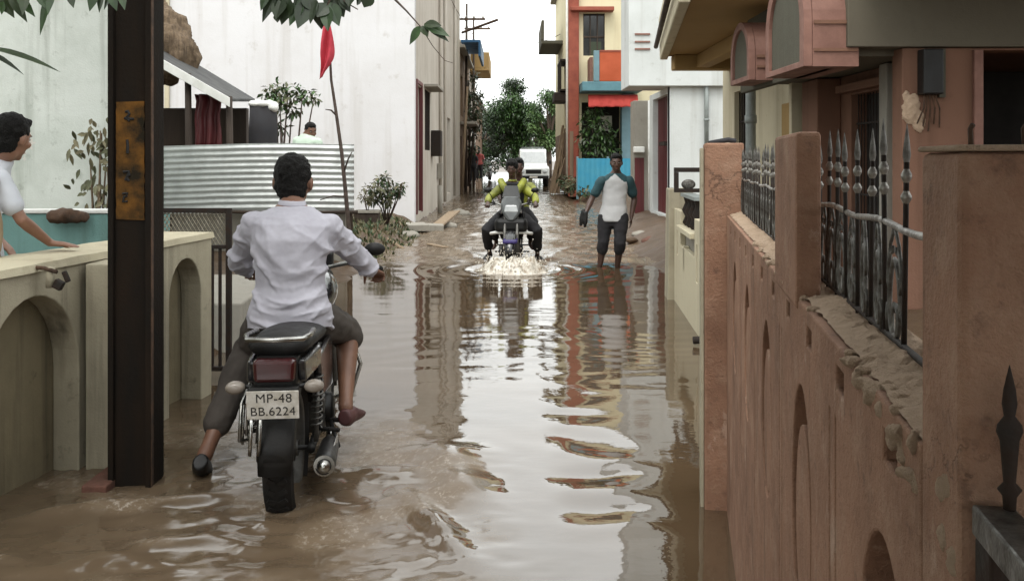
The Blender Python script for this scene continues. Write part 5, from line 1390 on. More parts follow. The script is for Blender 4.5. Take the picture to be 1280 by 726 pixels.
        B(MB().obox((0,1.05,.72), (.46,.12,.20)), 'lower_fairing', M['black'], None, False, .058)
        B(MB().obox((0,1.40,.535), (.20,.36,.05)), 'fender_tip', M['purple'], None, False, .02)
        B(MB().hexa([V((-.13,1.03,1.10)),V((.13,1.03,1.10)),V((.12,1.045,1.10)),V((-.12,1.045,1.10)),V((-.09,.97,1.26)),V((.09,.97,1.26)),V((.085,.985,1.265)),V((-.085,.985,1.265))]), 'windscreen', M['glass'], None, False, .004)
        m = MB()
        m.tube([V((-.29,.98,.60)), V((-.20,1.05,.62)), V((.20,1.05,.62)), V((.29,.98,.60))], .022, 8); B(m, 'crash_bar', M['whitetrim'])
        for sx in (-1,1): B(MB().hexa([V((sx*.12,.75,.5)),V((sx*.15,.75,.5)),V((sx*.19,1.06,.64)),V((sx*.15,1.06,.64)),V((sx*.14,.72,.85)),V((sx*.17,.72,.85)),V((sx*.19,1.06,.90)),V((sx*.16,1.06,.90))]), 'tank_shroud', M['black'], None, False, .01)
    else:
        m = MB().lathe((0,1.10,.90), [(0,-.04),(.06,-.03),(.085,.0),(.09,.06)], 'y', 20); hl = B(m, 'headlight', M['black'])
        B(MB().lathe((0,1.161,.90), [(0,.02),(.05,.014),(.086,.0)], 'y', 20), 'headlight_glass', M['headlens'], hl)
        B(MB().box((-.10,1.02,.98),(.10,1.09,1.06)), 'instrument_panel', M['black'], None, False, .015)
        # sari guard and crash guard, left and front
        m = MB(); m.tube([V((-.15,.22,.66)), V((-.16,.05,.60)), V((-.165,-.16,.54)), V((-.165,-.20,.40)), V((-.16,-.05,.36)), V((-.15,.2,.42)), V((-.15,.22,.66))], .008, 8)
        for k in range(4): m.tube([V((-.16,.15-.09*k,.63-.025*k)), V((-.163,.12-.09*k,.40-.01*k))], .006, 6)
        B(m, 'sari_guard', M['chrome'])
        for sx in (-1,1):
            pass
        m = MB(); m.tube([V((.06,.84,.62)), V((.22,.86,.60)), V((.26,.86,.48)), V((.22,.84,.34)), V((.06,.78,.30))], .011, 8)
        m.tube([V((-.06,.84,.62)), V((-.22,.86,.60)), V((-.26,.86,.48)), V((-.22,.84,.34)), V((-.06,.78,.30))], .011, 8); B(m, 'crash_guard', M['chrome'])
        B(MB().tube([V((.13,.5,.32)), V((.17,.36,.26)), V((.20,.22,.24))], [.012,.010,.012], 8), 'brake_pedal', M['black'])
        B(MB().box((-.118,.02,.33),(-.098,.40,.40)), 'chain_case', M['black'], None, False, .008)
    return t
ALPHA = math.radians(5.5)
BL = V((-.985, 4.03, -.115))
def bl(x, y, z, loc=BL, a=ALPHA):
    return V((loc.x+x*math.cos(a)-y*math.sin(a), loc.y+x*math.sin(a)+y*math.cos(a), loc.z+z))
make_motorcycle('black commuter motorcycle seen from behind with plate MP-48 under its tail lamp', BL, ALPHA)
B2 = V((.02, 13.75, -.17)); A2 = PI-.03
make_motorcycle('dark oncoming motorcycle with grey cowl and violet front mudguard splashing through water', B2, A2, True, plate=False)
B3 = V((-1.65, 66, .02))
make_motorcycle('small distant dark motorcycle parked at the far left of the lane', B3, PI+.1, False, plate=False)

# ================================================================== white vehicle at the end of the lane
def car():
    t = thing('white_car', 'white high roofed jeep facing us near the end of the lane', 'car', (1.17,50,.0))
    B = lambda mb, name, mat, par=None, sm=False, bev=0: mb.build(name, mat, par or t, sm, bev, world=False)
    prof = [(0.10,.42),(0.02,.60),(0.03,.98),(.12,1.08),(1.0,1.20),(1.05,1.22),(1.62,1.98),(1.8,2.06),(4.0,2.06),(4.12,1.96),(4.2,1.1),(4.2,.45)]
    m = MB()
    for x, k in ((-.86,0),(-.83,1),(.83,1),(.86,0)):
        pass
    def sec(x, sc, tx):
        return [V((x*(1 if z < 1.2 else tx), y, z)) for y, z in prof]
    L_, R_ = sec(-.86,0,.86), sec(.86,0,.86)
    n = len(prof); m.v = L_+R_
    m.f = [[i,(i+1) % n,n+(i+1) % n,n+i] for i in range(n)]+[list(range(n)),[n+i for i in reversed(range(n))]]; m.m = [0]*(n+2)
    body = B(m, 'body', M['carwhite'], None, False, .05)
    ws = B(MB().hexa([V((-.72,1.095,1.30)),V((.72,1.095,1.30)),V((.72,1.12,1.30)),V((-.72,1.12,1.30)),V((-.64,1.535,1.90)),V((.64,1.535,1.90)),V((.64,1.56,1.90)),V((-.64,1.56,1.90))]), 'windscreen', M['headlens'])
    for sx in (-1,1):
        B(MB().hexa([V((sx*.80,1.5,1.28)),V((sx*.80,2.5,1.28)),V((sx*.79,2.5,1.28)),V((sx*.79,1.5,1.28)),V((sx*.755,1.75,1.88)),V((sx*.755,2.5,1.88)),V((sx*.745,2.5,1.88)),V((sx*.745,1.75,1.88))]), 'side_window', M['glass'])
        B(MB().ell((sx*.62,.015,.82), (.13,.05,.10)), 'headlight', M['headlens'], None, True)
        B(MB().hexa([V((sx*.88,1.25,1.22)),V((sx*1.02,1.25,1.22)),V((sx*1.02,1.3,1.22)),V((sx*.88,1.3,1.22)),V((sx*.88,1.25,1.42)),V((sx*1.02,1.25,1.42)),V((sx*1.02,1.3,1.42)),V((sx*.88,1.3,1.42))]), 'wing_mirror', M['black'], None, False, .02)
        for y in (.75,3.3):
            w = B(MB().lathe((sx*.72,y,.36), [(.20,-.02),(.30,-.11),(.36,-.09),(.37,0),(.36,.09),(.30,.11),(.20,.02)], 'x', 24), 'wheel', M['rubber'], None, True)
            B(MB().lathe((sx*.72,y,.36), [(0,.06*sx),(.2,.07*sx),(.21,.0)], 'x', 20), 'rim', M['alloy'], w, True)
    B(MB().box((-.82,-.08,.42),(.82,.06,.60)), 'bumper', M['black'], None, False, .04)
    B(MB().box((-.42,-.0,.70),(.42,.03,.92)), 'grille', M['black'], None, False, .01)
    B(MB().box((-.22,-.1,.47),(.22,-.085,.57)), 'number_plate', M['plate'])
    m = MB()
    for sx in (-.6,.6): m.tube([V((sx,1.9,2.14)), V((sx,3.9,2.14))], .025, 6)
    for y in (1.9,2.6,3.3,3.9): m.tube([V((-.62,y,2.15)), V((.62,y,2.15))], .02, 6)
    B(m, 'roof_rack', M['galvpipe'], None, True)
car()
# ================================================================== PEOPLE
def hand(m, wr, d, pn, ts, S=1., curl=.4, spread=.02, tcurl=.4):
    """palm and five fingers: d along the hand, pn the way the palm faces, ts the thumb side"""
    d = d.normalized(); pn = (pn-d*pn.dot(d)).normalized(); s = d.cross(pn)
    if s.dot(ts) < 0: s = -s
    m.loft([(wr-d*.015*S, s*.026*S, pn*.019*S), (wr+d*.02*S, s*.034*S, pn*.017*S), (wr+d*.06*S, s*.041*S, pn*.016*S), (wr+d*.092*S, s*.038*S, pn*.013*S)], 14)
    for i, (off, L) in enumerate(((.030,.070),(.010,.078),(-.010,.073),(-.029,.057))):
        p = wr+d*.082*S+s*off*S; a = curl*.55; dirv = (d*math.cos(a)+pn*math.sin(a)+s*(off*2.4)).normalized()
        pts = [(p-d*.02*S, .0095*S), (p, .0094*S)]
        for k, (f, r) in enumerate(((.45,.0086),(.30,.0080),(.25,.0068))):
            p = p+dirv*(L*f*S); pts.append((p, r*S))
            a += curl; q = d*math.cos(a)+pn*math.sin(a); dirv = (q+s*(off*1.5)).normalized()
        m.limb(pts, 8)
    p = wr+d*.022*S+s*.030*S+pn*.004*S
    dv = (d*.62+s*.66+pn*.35*(.4+tcurl)).normalized(); pts = [(p-dv*.012*S,.013*S),(p+dv*.032*S,.0115*S)]
    dv2 = (d*.85+s*.25+pn*(.2+tcurl)).normalized(); pts += [(p+dv*.032*S+dv2*.028*S,.010*S),(p+dv*.032*S+dv2*.05*S,.0078*S)]
    m.limb(pts, 8)

def person(root, J, skin, hairm, top, pants, S=1., vox=.009, sleeves=(1.,1.), legs=(1.,1.), hair=1.0, shoes=None, wr_top=.010, wr_pants=.008, seed=0, face=True, top_smooth=5, collar=None, untuck=.10, sleeve_mats=None, legr=1.0, armr=1.0, torso=1.0, yoke=None):
    """J: joints in world space. One continuous body; hair and clothes are its children."""
    r = (J['shR']-J['shL']).normalized(); rh = (J['hipR']-J['hipL']).normalized()
    pel = (J['hipL']+J['hipR'])/2; sh = (J['shL']+J['shR'])/2
    ax = (sh-pel).normalized()
    HS = S; S = S*J.get('hs',1.); f = J['face'].normalized(); hc = J['head']; upv = J.get('headup', V((0,0,1))); upv = (upv-f*upv.dot(f)).normalized(); hr = f.cross(upv)
    HR = Matrix((hr, f, upv)).transposed()
    def tsec(k, w, d, grow=0., bend=0.):
        c = pel.lerp(sh, k); rr = rh.lerp(r, min(max(k,0),1)).normalized(); vv = ax.cross(rr).normalized()
        return (c+vv*bend*HS, rr*(w*HS*torso+grow), vv*(d*HS*torso+grow))
    TB = J.get('bend', .0)
    def torso_secs(g, lo=-.12, hi=1.05):
        base = [(-.20,.135,.10,0),(-.10,.165,.118,-.01),(.06,.168,.118,-.015),(.30,.148,.104,-.02*1),(.52,.152,.108,-.03),(.74,.168,.116,-.03),(.90,.176,.106,-.02),(.97,.160,.092,-.012),(1.03,.108,.070,-.002),(1.09,.078,.062,.008),(1.15,.056,.055,.015)]
        return [tsec(k,w,d,g,b*(1+TB)) for k,w,d,b in base if lo <= k <= hi]
    m = MB()
    m.loft(torso_secs(0, -.3, 1.2), 20)
    nb = sh+ax*.02*S; hb = hc-upv*.07*S-f*.015*S
    m.limb([(nb-ax*.03*S,.062*S),(nb.lerp(hb,.5),.055*S),(hb,.056*S)], 14)
    # head: skull, jaw, nose, brow, ears
    m.ell(hc+upv*.018*S-f*.008*S, (.074*S,.094*S,.098*S), HR, 20, 14)
    m.ell(hc-upv*.045*S+f*.022*S, (.056*S,.066*S,.066*S), HR, 16, 10)
    m.ell(hc-upv*.098*S+f*.062*S, (.024*S,.022*S,.018*S), HR, 10, 8)
    m.loft([(hc+upv*.012*S+f*.085*S, hr*.009*S, f*.010*S),(hc-upv*.012*S+f*.097*S, hr*.011*S, f*.012*S),(hc-upv*.030*S+f*.101*S, hr*.017*S, f*.014*S),(hc-upv*.038*S+f*.090*S, hr*.014*S, f*.010*S)], 10)
    m.ell(hc+upv*.026*S+f*.078*S, (.055*S,.014*S,.010*S), HR, 12, 8)
    m.ell(hc-upv*.062*S+f*.084*S, (.026*S,.010*S,.007*S), HR, 10, 6); m.ell(hc-upv*.073*S+f*.082*S, (.022*S,.010*S,.007*S), HR, 10, 6)
    for sg in (-1,1):
        m.ell(hc+hr*sg*.078*S-upv*.008*S-f*.012*S, (.012*S,.021*S,.034*S), HR@Matrix.Rotation(sg*.35,3,'Z'), 10, 8)
        m.ell(hc+hr*sg*.045*S-upv*.025*S+f*.055*S, (.026*S,.026*S,.022*S), HR, 10, 8)
    S_ = S; S = HS
    for sd in 'LR':
        a, b, c = J['sh'+sd]-ax*.062*S-r*(.012*S if sd == 'R' else -.012*S), J['el'+sd], J['wr'+sd]; q = armr*S
        m.limb([(a,.056*q),(a.lerp(b,.35),.053*q),(a.lerp(b,.8),.043*q),(b,.042*q),(b.lerp(c,.25),.044*q),(b.lerp(c,.6),.037*q),(c,.028*q)], 14)
        hd = J.get('hd'+sd)
        if hd: hand(m, c, hd[0], hd[1], hd[2], S, hd[3], tcurl=hd[3])
        a, b, c = J['hip'+sd], J['kn'+sd], J['an'+sd]; q = legr*S
        m.limb([(a,.088*q),(a.lerp(b,.35),.082*q),(a.lerp(b,.8),.060*q),(b,.056*q),(b.lerp(c,.28),.056*q),(b.lerp(c,.6),.044*q),(b.lerp(c,.9),.034*q),(c,.036*q)], 14)
        to = J['to'+sd]; fd = (to-c); up_ = (b-c).normalized(); fd = (fd-up_*0).normalized(); sdv = fd.cross(up_).normalized(); un = sdv.cross(fd)
        he = c-fd*.045*S-un*.045*S; tp = he+fd*.235*S
        m.loft([(he, sdv*.026*S, un*.026*S),(he+fd*.04*S, sdv*.032*S, un*.034*S),(he+fd*.10*S+un*.012*S, sdv*.034*S, un*.036*S),(he+fd*.17*S-un*.004*S, sdv*.042*S, un*.022*S),(tp-un*.008*S, sdv*.036*S, un*.014*S)], 12)
        if shoes and shoes.get(sd):
            ms = MB(); g = .007*S
            ms.loft([(he-fd*.012*S, sdv*(.026*S+g), un*(.03*S+g)),(he+fd*.04*S, sdv*(.032*S+g), un*(.038*S+g)),(he+fd*.10*S+un*.008*S, sdv*(.035*S+g), un*(.036*S+g)),(he+fd*.17*S-un*.004*S, sdv*(.043*S+g), un*(.024*S+g)),(tp+fd*.012*S-un*.008*S, sdv*(.036*S+g), un*(.016*S+g))], 14)
            J['_shoe'+sd] = ms
    body = blob('body', m, skin, root, vox, 3)
    for sd in 'LR':
        if '_shoe'+sd in J: blob('shoe', J['_shoe'+sd], shoes[sd], root, vox, 2)
    # hair
    S = S_
    if hair:
        m = MB(); g = hair
        m.ell(hc+upv*.036*S-f*.024*S, (.081*S*g,.093*S*g,.092*S*g), HR, 20, 14)
        m.ell(hc-upv*.020*S-f*.050*S, (.072*S*g,.056*S*g,.078*S*g), HR, 16, 10)
        if J.get('nape',1) > .5: m.ell(hc-upv*.075*S-f*.052*S, (.052*S*g,.030*S*g,.045*S*g), HR, 12, 8)
        m.ell(hc+upv*.088*S+f*.030*S, (.060*S*g,.050*S*g,.030*S*g), HR, 12, 8)
        sd_ = V((seed*3.1,seed,0))
        blob('hair', m, hairm, root, vox*.8, 2, lambda q, n: S*(.007*mn.noise(q*38+sd_)+.004*mn.noise(q*95+sd_)))
    if face:
        m = MB()
        for sg in (-1,1): 
            e = MB().ell(hc+hr*sg*.031*S+upv*.006*S+f*.0805*S, (.012*S,.008*S,.0055*S), HR, 10, 6).build('eye', M['eyewhite'], root, True)
            MB().ell(hc+hr*sg*.031*S+upv*.006*S+f*.0865*S, (.0062*S,.0035*S,.006*S), HR, 8, 6).build('iris', M['black'], e, True)
            MB().ell(hc+hr*sg*.032*S+upv*.025*S+f*.083*S, (.015*S,.006*S,.004*S), HR@Matrix.Rotation(-sg*.12,3,'Y'), 8, 6).build('eyebrow', M['hair'], root, True)
        MB().ell(hc-upv*.0675*S+f*.0925*S, (.021*S,.004*S,.0035*S), HR, 10, 6).build('lips', M['maroon'], root, True)
    # trousers
    S = HS
    m = MB()
    m.loft([tsec(k,w,d,wr_pants*S,b) for k,w,d,b in ((-.22,.13,.10,0),(-.10,.165,.118,-.01),(.06,.168,.118,-.015),(.16,.16,.112,-.018))], 20)
    for sd, lg in zip('LR', legs):
        a, b, c = J['hip'+sd], J['kn'+sd], J['an'+sd]; g = wr_pants*S; q = legr*S
        pts = [(a,.090*q+g),(a.lerp(b,.35),.085*q+g),(a.lerp(b,.8),.066*q+g),(b,.062*q+g)]
        for k, rr in ((.25,.062),(.5,.056),(.75,.052),(1.,.050)):
            if k <= lg+.001: pts.append((b.lerp(c,k*.97), rr*q+g))
        if lg < .05: pts[-1] = (b.lerp(c,.06), .064*q+g*1.4)
        m.limb(pts, 14)
    def wp(q, n):
        e = V((q.x*6+seed, q.y*6, q.z*11))
        return S*(.010*mn.noise(e)+.005*mn.noise(e*2.6))
    po = blob('trousers', m, pants, root, vox, 3, wp)
    # upper garment
    mats = top if isinstance(top, tuple) else (top, top)
    m = MB()
    secs = torso_secs(wr_top*S, -.13, .98)
    secs = [(c, u*1.10, v*1.14) if i < 2 else (c, u, v) for i, (c, u, v) in enumerate(secs)]
    m.loft(secs+[tsec(1.03,.122,.080,wr_top*S*1.0,.0),tsec(1.085,.080,.070,wr_top*S*.75,.006)], 22)
    same = mats[0] is mats[1]
    def sleeve(mm, sd, k):
        a, b, c = J['sh'+sd]-ax*.062*S-r*(.012*S if sd == 'R' else -.012*S), J['el'+sd], J['wr'+sd]; g = wr_top*S; q = armr*S
        pts = [(a,.060*q+g),(a.lerp(b,.4),.055*q+g)]
        if k <= .5: pts.append((a.lerp(b,k*1.6), .053*q+g*1.3))
        else:
            pts += [(a.lerp(b,.8),.048*q+g),(b,.046*q+g),(b.lerp(c,.3),.046*q+g)]
            pts.append((b.lerp(c,min(1,(k-.5)*2)*.93), .040*q+g))
        mm.limb(pts, 14)
    mss = []
    for sd, k in zip('LR', sleeves):
        ms = m if same else MB()
        if k > 0: sleeve(ms, sd, k); mss.append(ms)
    fold = J.get('fold')
    def wt(q, n):
        e = V((q.x*5+seed*2, q.y*5, q.z*9))
        o = .010*mn.noise(e)+.005*mn.noise(e*2.3)
        return max(-.0105, S*(o+(fold(q, n) if fold else 0)))
    tp_ = blob('shirt', m, mats[0], root, vox*.85, top_smooth, wt, post=J.get('post',3))
    if not same:
        for ms in mss: blob('sleeve', ms, mats[1], root, vox, 3, wt)
    if yoke:
        tp_.data.materials.append(mats[1])
        o_ = V(root.location)
        for p_ in tp_.data.polygons:
            if yoke(p_.center+o_): p_.material_index = 1
    if collar:
        m = MB(); cpt = sh+ax*.052*S
        vv = ax.cross(r).normalized()
        pts = [cpt+(r*math.cos(a)*.060+vv*(math.sin(a)*.058+.012))*S+ax*(.008*math.sin(a)*S) for a in [2*PI*k/24 for k in range(24)]]
        m.tube(pts, .010*S, 8, closed=True); m.tube([p+ax*.014*S-(p-cpt).normalized()*.004*S for p in pts], .009*S, 8, closed=True)
        blob('collar', m, collar, root, .006*S, 3)
    return body

# ---- the rider on the near motorcycle
rt = thing('person', 'man in a lilac white shirt riding the near motorcycle, seen from behind', 'person', BL, ALPHA)
# person() writes world-space points relative to the base, so the base must not be rotated
rt.rotation_euler = (0,0,0)
bx = -.045
def rfold(q, n):
    # soaked cotton: slack folds sagging across the lower back, pulled up towards the sides
    w = q+BL
    c = bl(bx,.36,0); x = (w.x-c.x); z = w.z
    low = max(0, min(1, (1.02-z)/.32)); mid = max(0, min(1, (1.22-z)/.25))
    zz_ = z-.55*abs(x)**1.5*(1 if x > 0 else .6)+.05*x+.03*mn.noise(V((w.x*5,w.y*4,2)))
    f1 = math.sin(zz_*88+2.2*mn.noise(V((w.x*4,w.y*3,z*3)))); f2 = math.sin(zz_*51+1.6+2.5*mn.noise(V((w.x*3,w.y*3,z*4+7))))
    am = .35+.65*max(0, min(1, .5+1.6*mn.noise(V((w.x*5.5,w.y*5,z*5.5+3)))))
    sh1 = lambda t: 1-2*abs(math.sin(t))**.7
    f1 = sh1(zz_*48+1.6*mn.noise(V((w.x*4,w.y*3,z*3)))); f2 = sh1(zz_*27+.8+1.8*mn.noise(V((w.x*3,w.y*3,z*4+7))))
    out = low*am*(.021*f1+.022*f2)+.0022*mn.noise(w*55)
    zs = z+.9*x
    out += mid*(1-.7*low)*.017*sh1(zs*19+2.2*mn.noise(V((w.x*5,1,z*5))))*am
    za = z-1.1*abs(x)
    out += mid*.013*sh1(za*30+2*mn.noise(V((w.x*4,5,z*4))))*max(0,min(1,(abs(x)-.05)/.08))*am
    arm = max(0, min(1, (abs(x)-.20)/.06))
    out += arm*.011*sh1(w.y*26-w.z*24+2*mn.noise(w*7))
    return out
J = dict(hipL=bl(bx-.095,.43,.80), hipR=bl(bx+.095,.43,.80), shL=bl(bx-.185,.47,1.30), shR=bl(bx+.180,.50,1.285),
    head=bl(bx-.010,.60,1.455), face=V((-.02,1,-.08)), headup=V((0,.05,1)),
    elL=bl(-.325,.62,1.06), wrL=bl(-.335,.86,1.0), elR=bl(.235,.70,1.085), wrR=bl(.325,.80,.985),
    knL=bl(-.285,.66,.62), anL=bl(-.405,.235,.21), toL=bl(-.43,.40,.10), knR=bl(.195,.83,.665), anR=bl(.215,.46,.355), toR=bl(.245,.63,.325),
    hdR=(bl(.352,.84,.965)-bl(.325,.80,.985)+V((0,.05,-.012)), V((0,.25,-1)), V((-1,0,0)), 1.15), hdL=(V((0,1,-.3)), V((.1,.2,-1)), V((1,0,0)), 1.0),
    fold=rfold, bend=.7, hs=1.10, post=2)
person(rt, J, M['skin'], M['hair'], M['shirt'], M['brownpants'], 1.03, .0075, (.97,.95), (.80,.03), 1.0, {'L': M['black'], 'R': M['sandal']}, .021, .014, 1, True, 4, M['shirt'], .1)
# ---- two people on the oncoming motorcycle
def b2(x, y, z): return bl(x, y, z, B2, A2)
rt = thing('person', 'driver of the oncoming motorcycle in a yellow green jacket with a dark front', 'person', B2)
FD = V((.0,-1,0))
J = dict(hipL=b2(-.10,.44,.80), hipR=b2(.10,.44,.80), shL=b2(-.19,.50,1.27), shR=b2(.19,.50,1.27), head=b2(.005,.58,1.50), face=V((-.12,-1,-.28)),
    elL=b2(-.33,.62,1.08), elR=b2(.33,.62,1.08), wrL=b2(-.335,.83,1.02), wrR=b2(.335,.83,1.02),
    knL=b2(-.36,.80,.64), knR=b2(.36,.80,.64), anL=b2(-.36,.45,.26), anR=b2(.33,.45,.28), toL=b2(-.43,.62,.2), toR=b2(.40,.62,.22),
    hdL=(FD+V((0,0,-.3)), V((0,0,-1)), V((-1,0,0)), 1.1), hdR=(FD+V((0,0,-.3)), V((0,0,-1)), V((1,0,0)), 1.1), bend=.5)
person(rt, J, M['skindark'], M['hair'], (M['darkcloth'],M['neon']), M['blackcloth'], 1.0, .014, (.9,.9), (.9,.9), 1.12, {'L': M['black'], 'R': M['black']}, .013, .014, 2, True, 3, M['neon'], .1, None, 1.0, .92)
m = MB()
for sx in (-1,1): m.tube([b2(sx*.175,.53,1.335), b2(sx*.12,.62,1.24), b2(sx*.06,.655,1.12), b2(sx*.03,.66,1.0)], [.05,.052,.042,.03], 10)
blob('jacket_front', m, M['neon'], rt, .014, 2)
rt2 = thing('person', 'passenger in pale yellow seated behind the oncoming driver, mostly hidden', 'person', b2(0,.05,0))
J = dict(hipL=b2(-.15,.06,.86), hipR=b2(.05,.06,.86), shL=b2(-.28,.10,1.28), shR=b2(.10,.08,1.28), head=b2(-.085,.18,1.525), face=V((.15,-1,-.1)),
    elL=b2(-.34,.24,1.12), elR=b2(.20,.24,1.12), wrL=b2(-.22,.42,1.0), wrR=b2(.16,.42,1.0), knL=b2(-.31,.44,.72), knR=b2(.29,.44,.72), anL=b2(-.25,.08,.40), anR=b2(.25,.08,.40), toL=b2(-.3,.25,.36), toR=b2(.3,.25,.36),
    hdL=(FD, V((1,0,0)), V((0,0,1)), .6), hdR=(FD, V((-1,0,0)), V((0,0,1)), .6))
person(rt2, J, M['skindark'], M['hair'], M['neon'], M['blackcloth'], .97, .016, (.45,.45), (.9,.9), 1.1, None, .014, .012, 3)
# ---- man wading on the right
wx_, wy_ = 1.33, 12.35
def P(px, py, Y=wy_): return W(px, py, Y)
rt = thing('person', 'man wading in a pale tee with dark teal sleeves and cropped black trousers', 'person', (wx_,wy_,-.12))
J = dict(hipL=P(776,272,12.33), hipR=P(757,272,12.37), shL=P(787,220.5,12.36), shR=P(752,220.5,12.36), head=P(770.5,203.5,12.33), face=V((-.05,-1,-.12)),
    elL=P(793,248,12.45), wrL=P(789,272,12.38), elR=P(740,248,12.36), wrR=P(732,267,12.24),
    knL=P(775,304,12.2), anL=P(771,339,12.42), toL=P(775,346,12.2), knR=P(754,304,12.3), anR=P(749,338,12.4), toR=P(745,345,12.2),
    hdL=(V((-.05,-.1,-1)), V((-1,0,0)), V((0,-1,0)), .35), hdR=(V((-.2,-.25,-1)), V((1,0,0)), V((0,-1,0)), .8), bend=-.3)
person(rt, J, M['skindark'], M['hair'], (M['greyshirt'],M['tealcloth']), M['blackcloth'], 1.0, .013, (.42,.42), (.42,.42), 1.03, None, .014, .016, 4, yoke=lambda q: q.z > H-26*12.35/F+.9*max(0,.13-abs(q.x-1.37))-.02)
sb = thing('carried_sandals', 'dark sandals carried in the right hand of the wading man', 'sandals', P(730,272,12.2))
m = MB(); m.limb([(P(729,264,12.2),.028),(P(727,274,12.2),.034),(P(726,281,12.2),.022)], 8).limb([(P(733,266,12.16),.024),(P(732,277,12.16),.03),(P(731,283,12.16),.02)], 8); blob('sole', m, M['black'], sb, .012, 1)
# ---- boy at the arched wall
rt = thing('person', 'boy in a white school shirt leaning a hand on the arched wall', 'person', W(0,420,4.45))
Yb = 4.42; Sb = .86
J = dict(hipL=W(-30,322,Yb+.05), hipR=W(-22,325,Yb-.10), shL=W(-8,203,Yb+.15), shR=W(-1,209,Yb-.13), head=W(16,172,Yb), face=V((.20,.97,-.16)), headup=V((.12,0,1)), hs=1.06, nape=.2,
    elR=W(27,275,Yb-.12), wrR=W(63,304,Yb+.08), elL=W(-20,268,Yb+.28), wrL=W(0,300,Yb+.3),
    knL=W(-20,430,Yb+.05), anL=W(-24,530,Yb+.05), toL=W(10,540,Yb+.0), knR=W(-12,432,Yb-.1), anR=W(-16,535,Yb-.1), toR=W(18,545,Yb-.12),
    hdR=(V((1,.12,-.10)), V((0.05,0,-1)), V((0,1,0)), .12), hdL=(V((.6,0,-.6)), V((0,0,-1)), V((0,-1,0)), .3), bend=.4)
person(rt, J, M['skinboy'], M['hair'], M['schoolshirt'], M['khaki'], Sb, .0085, (.40,.40), (.02,.02), 1.04, None, .016, .016, 5, True, 4, M['schoolshirt'], .1, None, .88, .80, .9)
bg2 = thing('school_bag', 'khaki cloth bag hanging at the side of the boy', 'bag', W(5,330,4.22))
m = MB(); c = W(-13,290,4.20); m.ell(c, (.06,.04,.14), Matrix.Rotation(.06,3,'Y')); m.ell(c+V((.01,-.02,-.05)), (.055,.035,.10))
blob('pouch', m, M['khaki'], bg2, .009, 3, lambda q, n: .006*mn.noise(q*18))
MB().tube([c+V((.0,-.03,.13)), W(-4,232,4.22), W(-2,212,4.30)], .012, 8).build('strap', M['khaki'], bg2, True)
# ---- man behind the metal sheet
rt = thing('person', 'man in a pale green shirt standing behind the corrugated sheet', 'person', W(386,330,13.2))
P2 = lambda x, y, Y=13.2: W(x, y-7, Y)
J = dict(hipL=P2(378,228), hipR=P2(394,228,13.15), shL=P2(371,178,13.3), shR=P2(398,180,13.1), head=P2(388.5,171), face=V((.55,-.8,-.25)),
    elL=P2(368,214,13.3), wrL=P2(374,236,13.2), elR=P2(402,214,13.05), wrR=P2(398,236,13.0), knL=P2(379,268), anL=P2(379,308), toL=P2(383,314,13), knR=P2(395,268), anR=P2(396,308), toR=P2(399,314,13),
    hdL=(V((.2,-.2,-1)), V((1,0,0)), V((0,-1,0)), .4), hdR=(V((-.2,-.2,-1)), V((-1,0,0)), V((0,-1,0)), .4))
person(rt, J, M['skin'], M['hair'], M['mintshirt'], M['darkcloth'], 1.0, .015, (.4,.4), (.9,.9), 1.02, None, .014, .012, 6)
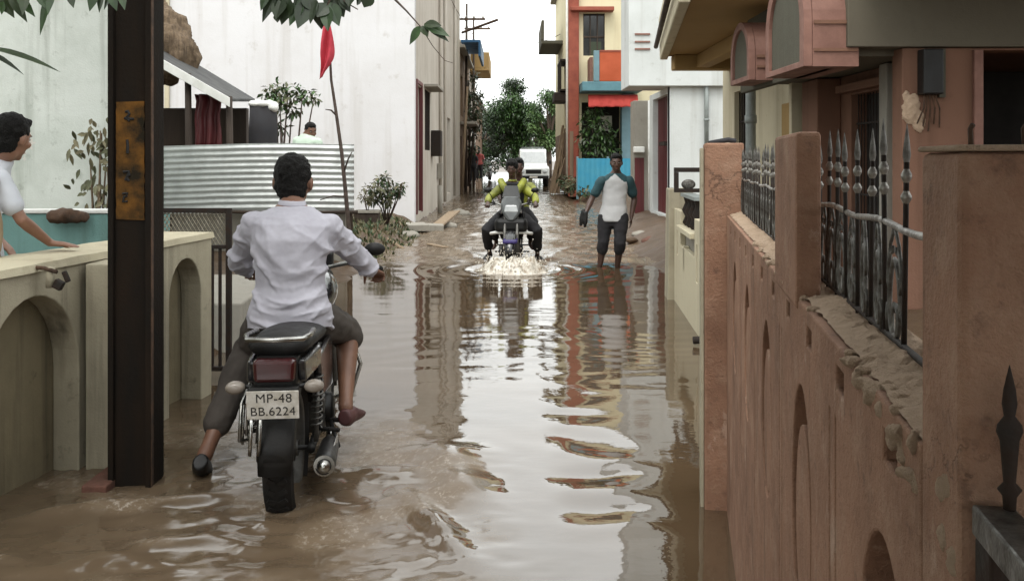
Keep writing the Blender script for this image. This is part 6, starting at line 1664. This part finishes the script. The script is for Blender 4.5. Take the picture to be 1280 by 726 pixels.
# ---- people far along the left side
for k, (px, py, Y, top, lb) in enumerate(((599,226,48,M['pinkcloth'],'distant person in a reddish top standing by the left houses'),(591,229,46,M['darkcloth'],'distant person in dark clothes at the left edge of the lane'))):
    c = W(px, py, Y); Pk = lambda x, y, z: c+V((x,y,z))
    rt = thing('person', lb, 'person', c)
    J = dict(hipL=Pk(.09,0,.88), hipR=Pk(-.09,0,.88), shL=Pk(.18,0,1.38), shR=Pk(-.18,0,1.38), head=Pk(0,-.02,1.62), face=V((.3,-1,-.1)), elL=Pk(.24,.02,1.1), elR=Pk(-.24,.02,1.1), wrL=Pk(.22,-.1,.88), wrR=Pk(-.22,-.1,.88),
        knL=Pk(.10,-.03,.46), knR=Pk(-.10,-.03,.46), anL=Pk(.1,0,.06), anR=Pk(-.1,0,.06), toL=Pk(.12,-.2,0), toR=Pk(-.12,-.2,0), hdL=(V((0,-.2,-1)), V((-1,0,0)), V((0,-1,0)), .4), hdR=(V((0,-.2,-1)), V((1,0,0)), V((0,-1,0)), .4))
    person(rt, J, M['skindark'], M['hair'], top, M['darkcloth'], 1.0, .02, (.42,.42), (.9,.9), 1.02, None, .014, .012, 7+k)

# ================================================================== splash in front of the oncoming motorcycle
sp = random.Random(5)
m = MB()
nr, na = 26, 90
cx, cy = .02, 12.05
for i in range(nr+1):
    t = i/nr
    for k in range(na):
        a = 2*PI*k/na; d = .62*t*(1+.25*mn.noise(V((math.cos(a)*2.5,math.sin(a)*2.5,1)))); x = cx+d*math.cos(a)*.80; y = cy+d*math.sin(a)*.7
        ridge = math.exp(-((t-.52)/.22)**2)*.17+math.exp(-(t/.35)**2)*.16
        st = 1+.5*mn.noise(V((math.cos(a)*7,math.sin(a)*7,t*2.2)))+.5*mn.noise(V((x*17,y*17,3)))
        m.v.append(V((x, y, -.015+ridge*st*(1-t)**.35)))
for i in range(nr):
    for k in range(na):
        m.f.append([i*na+k, i*na+(k+1) % na, (i+1)*na+(k+1) % na, (i+1)*na+k]); m.m.append(0)
def splash_mat():
    mm, nt, p = _nt('splashing_water')
    tc = nt.nodes.new('ShaderNodeTexCoord'); n1 = noise_node(nt, tc, 9, 5, .7, (1,1,.5))
    r = ramp_node(nt, n1.outputs['Fac'], .34, .56, (.27,.20,.13), (.74,.70,.62)); nt.links.new(r.outputs['Color'], p.inputs['Base Color'])
    p.inputs['Roughness'].default_value = .22; p.inputs['IOR'].default_value = 1.4
    return mm
for _ in range(900):
    a = sp.uniform(0,2*PI); d = abs(sp.gauss(.34,.17)); h = abs(sp.gauss(.06,.10))*math.exp(-(d-.3)**2*6)+.01
    c = V((cx+d*math.cos(a)*.85, cy+d*math.sin(a)*.75, h)); r = sp.uniform(.003,.010)
    m.ell(c, (r,r,r*sp.uniform(1,2.2)), None, 6, 4)
o = m.build('splash', splash_mat(), None, True); tag(o, 'brown and white splash thrown up before the oncoming motorcycle wheel', 'splash', kind='stuff')
